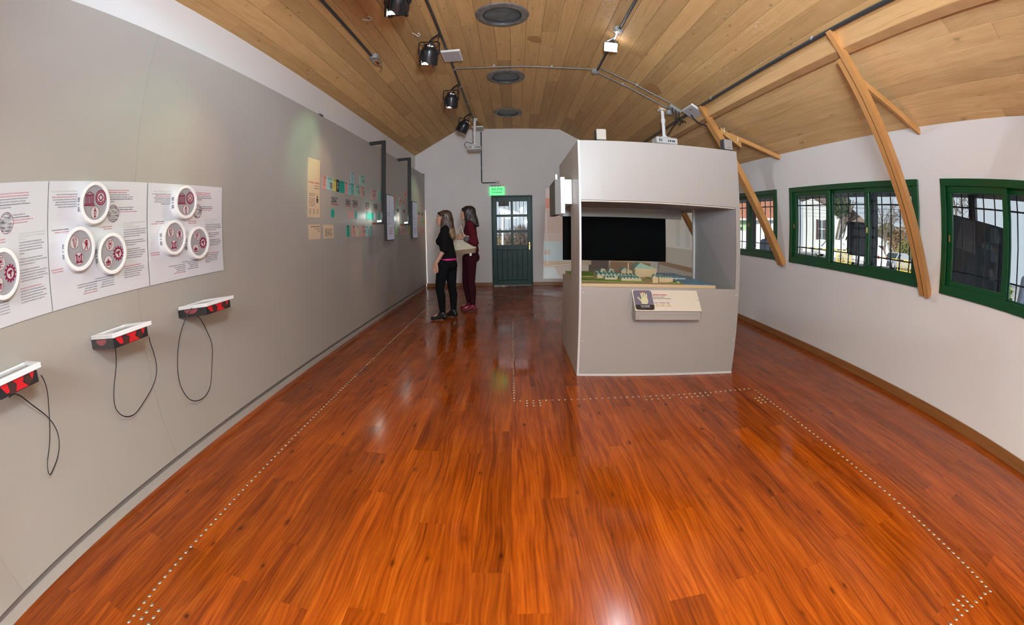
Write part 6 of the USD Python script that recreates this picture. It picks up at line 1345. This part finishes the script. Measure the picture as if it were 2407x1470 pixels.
def car(name, c, yaw, ln, wd, h, col, label):
    t = thing(name, label, 'car', (c[0], c[1], 0), bend='out')
    a, b = np.array([math.cos(yaw), math.sin(yaw), 0]), np.array([-math.sin(yaw), math.cos(yaw), 0])
    loc = lambda m: frame(m, (c[0], c[1], 0), a, b, (0, 0, 1))
    hw = wd / 2

    def loft(rows):
        return hull([(x, s * w, z) for x, w, z in rows for s in (-1, 1)])
    g0 = 0.16 * h
    lower = [(ln / 2, hw * .75, g0 + .1), (ln / 2 - .04, hw * .8, .40 * h), (ln / 2 - .25, hw * .92, g0), (ln * .28, hw, .52 * h), (-ln / 2 + .1, hw, .56 * h), (-ln / 2, hw * .85, .34 * h), (-ln / 2 + .1, hw * .9, g0), (ln * .2, hw, .3 * h), (-ln * .3, hw, .3 * h), (ln * .44, hw * .85, .47 * h)]
    body = put('car_body', loc(loft(lower)), col, t, size=0.8)
    cabin = [(ln * .22, hw * .93, .52 * h), (ln * .05, hw * .78, .97 * h), (-ln * .22, hw * .78, h), (-ln * .40, hw * .82, .78 * h), (-ln * .46, hw * .92, .55 * h), (-ln * .1, hw * .78, h)]
    put('cabin', loc(loft(cabin)), col, body)
    gl = pbr('car_window_dark', (0.03, 0.035, 0.05), 0.08)
    for s in (-1, 1):
        for x0, x1 in ((-.01, .16), (-.24, -.03), (-.40, -.27)):
            f_ = lambda x: .60 * h + (.30 * h if x < .06 else .30 * h * (1 - (x - .06) / .14))
            P_ = [(x0 * ln, .60 * h), (x1 * ln, .60 * h), ((x1 - .02 if x1 < .1 else .06) * ln, .90 * h if x1 < .1 else .90 * h), ((x0 + (.03 if x0 < -.3 else .0)) * ln, (.90 if x0 > -.3 else .80) * h)]
            put('side_window', loc(hull([(x, s * (hw * (.92 - .15 * (z / h - .55) / .45) + e), z) for x, z in P_ for e in (0.012, -0.02)])), gl, body)
    put('windscreen', loc(hull([(ln * .215, y, .56 * h) for y in (-hw * .8, hw * .8)] + [(ln * .075, y, .93 * h) for y in (-hw * .68, hw * .68)] + [(ln * .235, y, .57 * h) for y in (-hw * .8, hw * .8)] + [(ln * .095, y, .935 * h) for y in (-hw * .68, hw * .68)])), gl, body)
    for x in (ln * .30, -ln * .31):
        for s in (-1, 1):
            w = put('wheel', loc(move(rot(lathe([(0.30, -0.10), (0.33, -0.08), (0.33, 0.08), (0.30, 0.10), (0.19, 0.10), (0.19, -0.10)], 20), (1, 0, 0), 90), (x, s * (hw - .08), 0.33))), pbr('tyre', (0.02, 0.02, 0.02), 0.8), t, smooth=35)
            put('hub', loc(move(rot(lathe([(0.0, -0.09), (0.19, -0.095), (0.19, 0.095), (0, 0.09)], 14), (1, 0, 0), 90), (x, s * (hw - .08), 0.33))), pbr('hub_grey', (0.35, 0.35, 0.36), 0.4), w)
    for s in (-1, 1):
        put('headlamp', loc(cbox(ln / 2 - .16, ln / 2 - .02, s * hw * .62 - .13, s * hw * .62 + .13, .37 * h, .45 * h, 0.02)), pbr('lamp_clear', (0.6, 0.6, 0.62), 0.1), body)
        put('tail_lamp', loc(cbox(-ln / 2 + .0, -ln / 2 + .12, s * hw * .75 - .08, s * hw * .75 + .08, .42 * h, .54 * h, 0.02)), pbr('lamp_red', (0.4, 0.02, 0.02), 0.2), body)
    return t


white_c, silver_c = pbr('car_white', (0.72, 0.73, 0.76), 0.25), pbr('car_silver', (0.42, 0.46, 0.52), 0.25, 0.3)
car('car', (31.7, 20.5), math.radians(172), 4.5, 1.75, 1.42, silver_c, 'silver saloon car with round roof, right of the loudspeaker')
car('car', (25.2, 20.1), math.radians(95), 4.7, 1.8, 1.85, white_c, 'white car half hidden behind the black loudspeaker')
car('car', (33.6, 31.4), math.radians(120), 4.8, 1.8, 1.95, white_c, 'white car parked before the gabled house, left of the others')
car('car', (15.5, 23.4), math.radians(95), 4.3, 1.75, 1.75, white_c, 'white car seen at the kiosk edge of the far window')

# yellow barriers and tape
yel = pbr('barrier_yellow', (0.75, 0.50, 0.06), 0.5)
for (x, y0, y1, l) in ((23.6, 19.75, 21.35, 'yellow crowd barrier left of the loudspeaker'), (28.0, 16.2, 17.85, 'yellow crowd barrier in front of the silver car')):
    t = thing('crowd_barrier', l, 'barrier', (x, (y0 + y1) / 2, 0), bend='out')
    put('frame', [tube([(x, y0, 0.0), (x, y0, 0.86), (x, y0 + 0.05, 0.92), (x, y1 - 0.05, 0.92), (x, y1, 0.86), (x, y1, 0.0)], 0.035, 6), box(x - 0.02, x + 0.02, y0, y1, 0.12, 0.18)], yel, t)
    for i in range(1, 10):
        y = y0 + (y1 - y0) * i / 10
        put('upright', tube([(x, y, 0.15), (x, y, 0.9)], 0.022, 5), yel, t)
    for y in (y0, y1):
        put('foot', box(x - 0.3, x + 0.3, y - 0.03, y + 0.03, 0.0, 0.04), yel, t)
t = thing('hazard_tape', 'yellow and black hazard tape strung across the street', 'tape', (22, 18, 0.9), bend='out')
tape = [(22, 25.0, 0.86), (22, 21.1, 0.93), (22, 18.7, 1.06), (22, 16.1, 0.88), (22, 12.0, 0.95)]
for i in range(4):
    a, b = np.array(tape[i]), np.array(tape[i + 1])
    for j in range(8):
        p, q = a + (b - a) * j / 8, a + (b - a) * (j + 1) / 8
        put('tape_stripe', hull([p + [e, 0, s] for e in (0, 0.01) for s in (0, 0.085)] + [q + [e, 0, s] for e in (0, 0.01) for s in (0, 0.085)]), yel if j % 2 else pbr('tape_black', (0.03, 0.03, 0.03), 0.5), t)
for p in (tape[0], tape[-1]):
    put('tape_post', tube([(22, p[1], 0), (22, p[1], p[2] + 0.1)], 0.04, 6), yel, t)


def facade(name, label, cat, x, poly, depth, m):
    t = thing(name, label, cat, (x, poly[0][0], 0), bend='out')
    put('wall', frame(extrude(sg.Polygon(poly), depth), (x, 0, 0), (0, 1, 0), (0, 0, 1), (1, 0, 0)), m, t, size=1.6)
    return t


def slab(t, x, pts, d, m, name, size=None):
    return put(name, frame(extrude(sg.Polygon(pts), d), (x, 0, 0), (0, 1, 0), (0, 0, 1), (1, 0, 0)), m, t, size=size)


lime = mottled('limewash', (0.62, 0.64, 0.66), (0.70, 0.72, 0.74), 0.4, 0.85)
rooft = mottled('dark_roof_tile', (0.09, 0.065, 0.055), (0.16, 0.11, 0.09), 2, 0.8)
t = facade('gabled_house', 'white gabled house with a brown shuttered window across the street', 'house', 45, [(49.0, 0), (49.0, 7.75), (46.4, 8.2), (43.1, 6.95), (38.6, 4.35), (38.6, 0)], 6, lime)
slab(t, 44.6, [(49.4, 7.75), (46.4, 8.25), (43.1, 7.0), (38.4, 4.3), (38.4, 4.55), (43.1, 7.3), (46.4, 8.55), (49.4, 8.0)], 7, rooft, 'roof', 1.6)
w = slab(t, 44.9, [(43.3, 2.1), (45.3, 2.1), (45.3, 4.85), (43.3, 4.85)], 0.2, pbr('house_window_dark', (0.05, 0.055, 0.06), 0.15), 'window')
for a, b in ((42.9, 43.35), (45.0, 45.5)):
    slab(t, 44.8, [(a, 2.0), (b, 2.0), (b, 4.95), (a, 4.95)], 0.1, pbr('shutter_brown', (0.07, 0.03, 0.03), 0.6), 'shutter')
for z in (3.5,):
    slab(t, 44.85, [(43.3, z), (45.0, z), (45.0, z + 0.12), (43.3, z + 0.12)], 0.06, lime, 'window_bar')
slab(t, 44.85, [(44.1, 2.1), (44.22, 2.1), (44.22, 4.85), (44.1, 4.85)], 0.06, lime, 'window_bar')
t = facade('low_outbuilding', 'low white outbuilding with a dark door behind the silver car', 'house', 50, [(38.3, 0), (38.3, 3.9), (36.6, 3.5), (34.3, 3.0), (34.3, 0)], 4, lime)
slab(t, 49.7, [(38.5, 3.9), (34.1, 2.95), (34.1, 3.2), (38.5, 4.15)], 4.5, rooft, 'roof')
slab(t, 49.85, [(34.85, 0), (35.8, 0), (35.8, 2.1), (34.85, 2.1)], 0.2, pbr('shutter_brown', (0.07, 0.03, 0.03), 0.6), 'door')
t = facade('cream_outbuilding', 'small cream building half hidden by the bare trees', 'house', 53, [(36.6, 0), (36.6, 3.1), (34.0, 3.0), (34.0, 0)], 3, pbr('cream_wall', (0.62, 0.55, 0.42), 0.8))
slab(t, 52.7, [(36.8, 3.1), (33.8, 3.0), (33.8, 3.2), (36.8, 3.35)], 3.4, rooft, 'roof')
t = facade('tiled_house', 'house with a red tiled roof and green wall beyond the far window', 'house', 20, [(36, 0), (36, 2.95), (24.0, 2.95), (24.0, 0)], 0.6, pbr('green_wall_paint', (0.34, 0.52, 0.28), 0.8))
slab(t, 19.5, [(36.5, 2.9), (23.6, 2.9), (24.4, 4.7), (36, 4.7)], 0.4, mottled('red_tile', (0.28, 0.10, 0.06), (0.42, 0.18, 0.11), 5, 0.8, stretch=(1, 3, 1)), 'roof', 1.6)
for i in range(24):
    y = 24.2 + i * 0.5
    put('tile_row', hull([(19.44 + e, y + a, z) for a in (0, 0.12) for z, e in ((2.92, 0), (4.6, 0.0)) for e in (0, 0.06)]), 'red_tile' and _mats['red_tile'], t)
slab(t, 19.9, [(29.2, 0), (29.2, 2.9), (24.0, 2.9), (24.0, 0)], 0.15, lime, 'white_bay', 1.6)
slab(t, 19.8, [(30.2, 0.8), (31.2, 0.8), (31.2, 2.2), (30.2, 2.2)], 0.15, pbr('house_window_dark', (0.05, 0.055, 0.06), 0.15), 'window')
slab(t, 19.4, [(36.6, 2.80), (23.5, 2.80), (23.5, 2.95), (36.6, 2.95)], 0.5, pbr('gutter_white', (0.6, 0.6, 0.6), 0.6), 'gutter')


def leaf_cloud(c, r, n, size, rng):
    d = rng.normal(size=(n, 3)); d /= np.linalg.norm(d, axis=1, keepdims=True)
    p = np.asarray(c) + d * np.asarray(r) * (rng.random((n, 1)) ** 0.4)
    u = rng.normal(size=(n, 3)); u /= np.linalg.norm(u, axis=1, keepdims=True)
    w = np.cross(u, rng.normal(size=(n, 3))); w /= np.linalg.norm(w, axis=1, keepdims=True)
    s = size * (0.6 + 0.8 * rng.random((n, 1)))
    v = np.stack([p - u * s, p + w * s * 0.4, p + u * s, p - w * s * 0.4], 1).reshape(-1, 3)
    k = np.arange(n)[:, None] * 4
    return v, np.vstack([k + [0, 1, 2], k + [0, 2, 3]])


def branches(p, d, l, r, depth, rng, out, spread=0.55):
    q = p + d * l + rng.normal(size=3) * l * 0.06
    out.append(tube([p, (p + q) / 2 + rng.normal(size=3) * l * 0.05, q], r, 5))
    if depth:
        for _ in range(3 if depth > 1 else 4):
            e = d + rng.normal(size=3) * spread; e[2] += 0.12; e /= np.linalg.norm(e)
            branches(p + (q - p) * (0.55 + 0.45 * rng.random()), e, l * (0.62 + 0.2 * rng.random()), r * 0.58, depth - 1, rng, out, spread)


def foliage(name):
    c = {'leaf_dark': ((0.012, 0.030, 0.010), (0.045, 0.085, 0.025)), 'leaf_olive': ((0.09, 0.10, 0.03), (0.22, 0.22, 0.07)), 'leaf_russet': ((0.12, 0.075, 0.035), (0.26, 0.16, 0.08)), 'leaf_green': ((0.08, 0.16, 0.03), (0.20, 0.32, 0.07))}[name]
    return _mats.get(name) or mottled(name, c[0], c[1], 2.5, 0.7)


bark = mottled('bark', (0.09, 0.07, 0.055), (0.18, 0.145, 0.12), 6, 0.9)


def tree(label, base, h, crown, leaf=None, n=0, size=0.2, depth=4, r=0.16, lean=(0, 0, 1), spread=0.55, name='tree'):
    rng = np.random.default_rng(abs(hash_(label)))
    t = thing(name, label, 'tree' if name == 'tree' else 'shrub', base, bend='out')
    out = []
    d = np.array(lean, float); d /= np.linalg.norm(d)
    branches(np.array(base, float), d, h, r, depth, rng, out, spread)
    put('trunk', out[0], bark, t)
    if len(out) > 1:
        put('branches', join(out[1:]), bark, t, kind='stuff')
    if leaf:
        put('foliage', leaf_cloud(crown[0], crown[1], n, size, rng), foliage(leaf), t, kind='stuff')
    return t


def hash_(s):
    return sum((i + 1) * ord(c) for i, c in enumerate(s))


tree('dark evergreen tree rising behind the gabled house roof', (43.5, 38.5, 0), 4.5, ((43.5, 38.6, 6.9), (1.6, 1.7, 1.7)), 'leaf_dark', 1500, 0.22, 2, 0.2)
tree('tall bare tree with grey twigs right of the loudspeaker', (46, 31.5, 0), 3.4, None, depth=5, r=0.14, spread=0.5)
tree('bare tree with spreading twigs behind the strut', (44, 28.6, 0), 3.2, None, depth=5, r=0.14, spread=0.6)
tree('bare tree leaning in from the right of the central window', (43, 25.5, 0), 3.6, None, depth=5, r=0.13, spread=0.6)
tree('green bushy tree behind the low outbuilding', (54, 36.5, 0), 1.8, ((54, 36.8, 4.2), (1.5, 2.4, 1.4)), 'leaf_olive', 900, 0.22, 2)
tree('russet leafy thicket right of the silver car', (44, 27.5, 0), 1.6, ((44, 27.6, 2.6), (1.5, 2.2, 2.0)), 'leaf_russet', 1500, 0.2, 3)
tree('olive green thicket behind the silver car', (42.5, 25.3, 0), 1.4, ((42.5, 25.4, 1.6), (1.5, 1.8, 1.5)), 'leaf_olive', 900, 0.2, 2)
tree('bare tree in the top corner of the right-hand window', (20, 8.9, 0), 2.9, None, depth=5, r=0.09, lean=(0, -0.18, 1), spread=0.55)
tree('bright green shrub at the foot of the dark display board', (12, 3.2, 0), 0.5, ((12, 3.22, 0.75), (0.5, 0.42, 0.5)), 'leaf_green', 600, 0.09, 2, 0.03, name='shrub')
tree('green shrub at the right edge beyond the street', (14, 1.6, 0), 0.5, ((14, 1.7, 0.7), (0.6, 0.7, 0.5)), 'leaf_green', 500, 0.09, 2, 0.03, name='shrub')
t = thing('overhead_wires', 'thin overhead wires across the sky beyond the windows', 'wires', (40, 30, 8), bend='out')
for z0, z1 in ((8.0, 7.4), (7.5, 6.3), (6.6, 6.0), (6.2, 5.2)):
    put('wire', tube([(41, 46 - i * 2.2, z0 + (z1 - z0) * i / 12 - 0.12 * math.sin(math.pi * i / 12)) for i in range(13)], 0.022, 4), iron, t)

# people in the street, seen from behind
shirt = mottled('pale_blue_shirt', (0.42, 0.48, 0.62), (0.52, 0.57, 0.70), 20, 0.8)
JO = {k: v for k, v in J1.items()}
JO.update(head_top=(0, 0, 1.575), head=(0.0, 0, 1.515), chin=(0.055, 0, 1.43), wrist_l=(0.02, 0.23, 0.83), elbow_l=(-0.03, 0.215, 1.07), hand_l=(0.1, 0, -1), elbow_r=(-0.03, -0.215, 1.07), wrist_r=(0.02, -0.23, 0.83), hand_r=(0.1, 0, -1))
for nm, base, yaw, sc, lab in (('person', (5.62, 7.36, 0), 0.2, 0.93, 'dark-haired person in a pale blue shirt seen through the far window'), ('person', (4.85, 0.80, 0), 0.3, 0.95, 'dark-haired person in a pale shirt at the right edge of the photo')):
    person(nm, lab, base, yaw, JO, [('trousers', legs(JO), jet, None), ('shirt', top1, shirt, 'pale blue shirt'), ('shoe', shoe('l'), leather, None), ('shoe', shoe('r'), leather, None), ('hair', [(((-0.02, 0, 1.565), (.108, .092, .08)), ((-0.035, 0, 1.49), (.095, .092, .09))), (((-0.035, 0, 1.49), (.095, .092, .09)), ((-0.05, 0, 1.42), (.06, .07, .03)))], hair2, 'short dark hair')], bend='out', scale=sc)

# beyond the door
t = thing('yard_bush', 'dark leafless bush in the yard behind the left door panes', 'bush', (-0.20, 13.0, 0))
put('stems', join([tube([(-0.2 + 0.2 * RNG.normal(), 13.0 + 0.2 * RNG.normal(), 0), (-0.16 + 0.28 * RNG.normal(), 13.0 + 0.3 * RNG.normal(), 0.7), (-0.1 + 0.42 * RNG.normal(), 13 + 0.4 * RNG.normal(), 1.15 + 0.25 * RNG.random())], 0.008, 4) for _ in range(110)]), bark, t, kind='stuff')
t = thing('yard_bush', 'dark leafless bush in the yard behind the right door panes', 'bush', (0.30, 13.2, 0))
put('stems', join([tube([(0.3 + 0.12 * RNG.normal(), 13.2 + 0.2 * RNG.normal(), 0), (0.3 + 0.2 * RNG.normal(), 13.2 + 0.3 * RNG.normal(), 0.7), (0.28 + 0.32 * RNG.normal(), 13.2 + 0.4 * RNG.normal(), 1.25 + 0.3 * RNG.random())], 0.008, 4) for _ in range(130)]), bark, t, kind='stuff')
t = thing('white_post', 'white forked post in the yard behind the left door panes', 'post', (-0.33, 12.0, 0))
put('post', tube([(-0.33, 12, 0), (-0.35, 12, 0.9), (-0.33, 12, 1.74)], 0.035, 10), pbr('post_white_paint', (0.75, 0.75, 0.75), 0.5), t, smooth=40)
put('arm', tube([(-0.42, 12, 1.86), (-0.33, 12, 1.76), (-0.05, 12, 1.80), (0.15, 12, 1.77), (0.46, 12, 1.84)], 0.032, 10), pbr('post_white_paint', (0.75, 0.75, 0.75), 0.5), t, smooth=40)
t = thing('yard_wall', 'low ochre wall at the back of the yard beyond the door', 'wall', (0, 19, 0))
put('masonry', box(-3, 3.2, 19, 19.3, 0, 1.0), mottled('ochre_wall', (0.34, 0.27, 0.10), (0.46, 0.38, 0.18), 2, 0.9), t, size=0.8)
put('coping', box(-3.05, 3.25, 18.95, 19.35, 1.0, 1.08), lime, t, size=0.8)
t = thing('hanging_sign', 'small dark board hanging beyond the top left door pane', 'board', (-0.36, 13.0, 2.2))
put('board', cbox(-0.50, -0.17, 13.0, 13.03, 2.15, 2.32, 0.004), dark_t, t)
for x in (-0.45, -0.22):
    put('hanger', tube([(x, 13.01, 2.31), (x, 13.01, 3.3)], 0.006, 5), iron, t)
put('beam', box(-1.2, 1.2, 12.9, 13.1, 3.3, 3.45), dark_t, t, size=0.6)
for x in (-1.15, 1.15):
    put('post', box(x - 0.05, x + 0.05, 12.95, 13.05, 0, 3.3), dark_t, t, size=0.6)
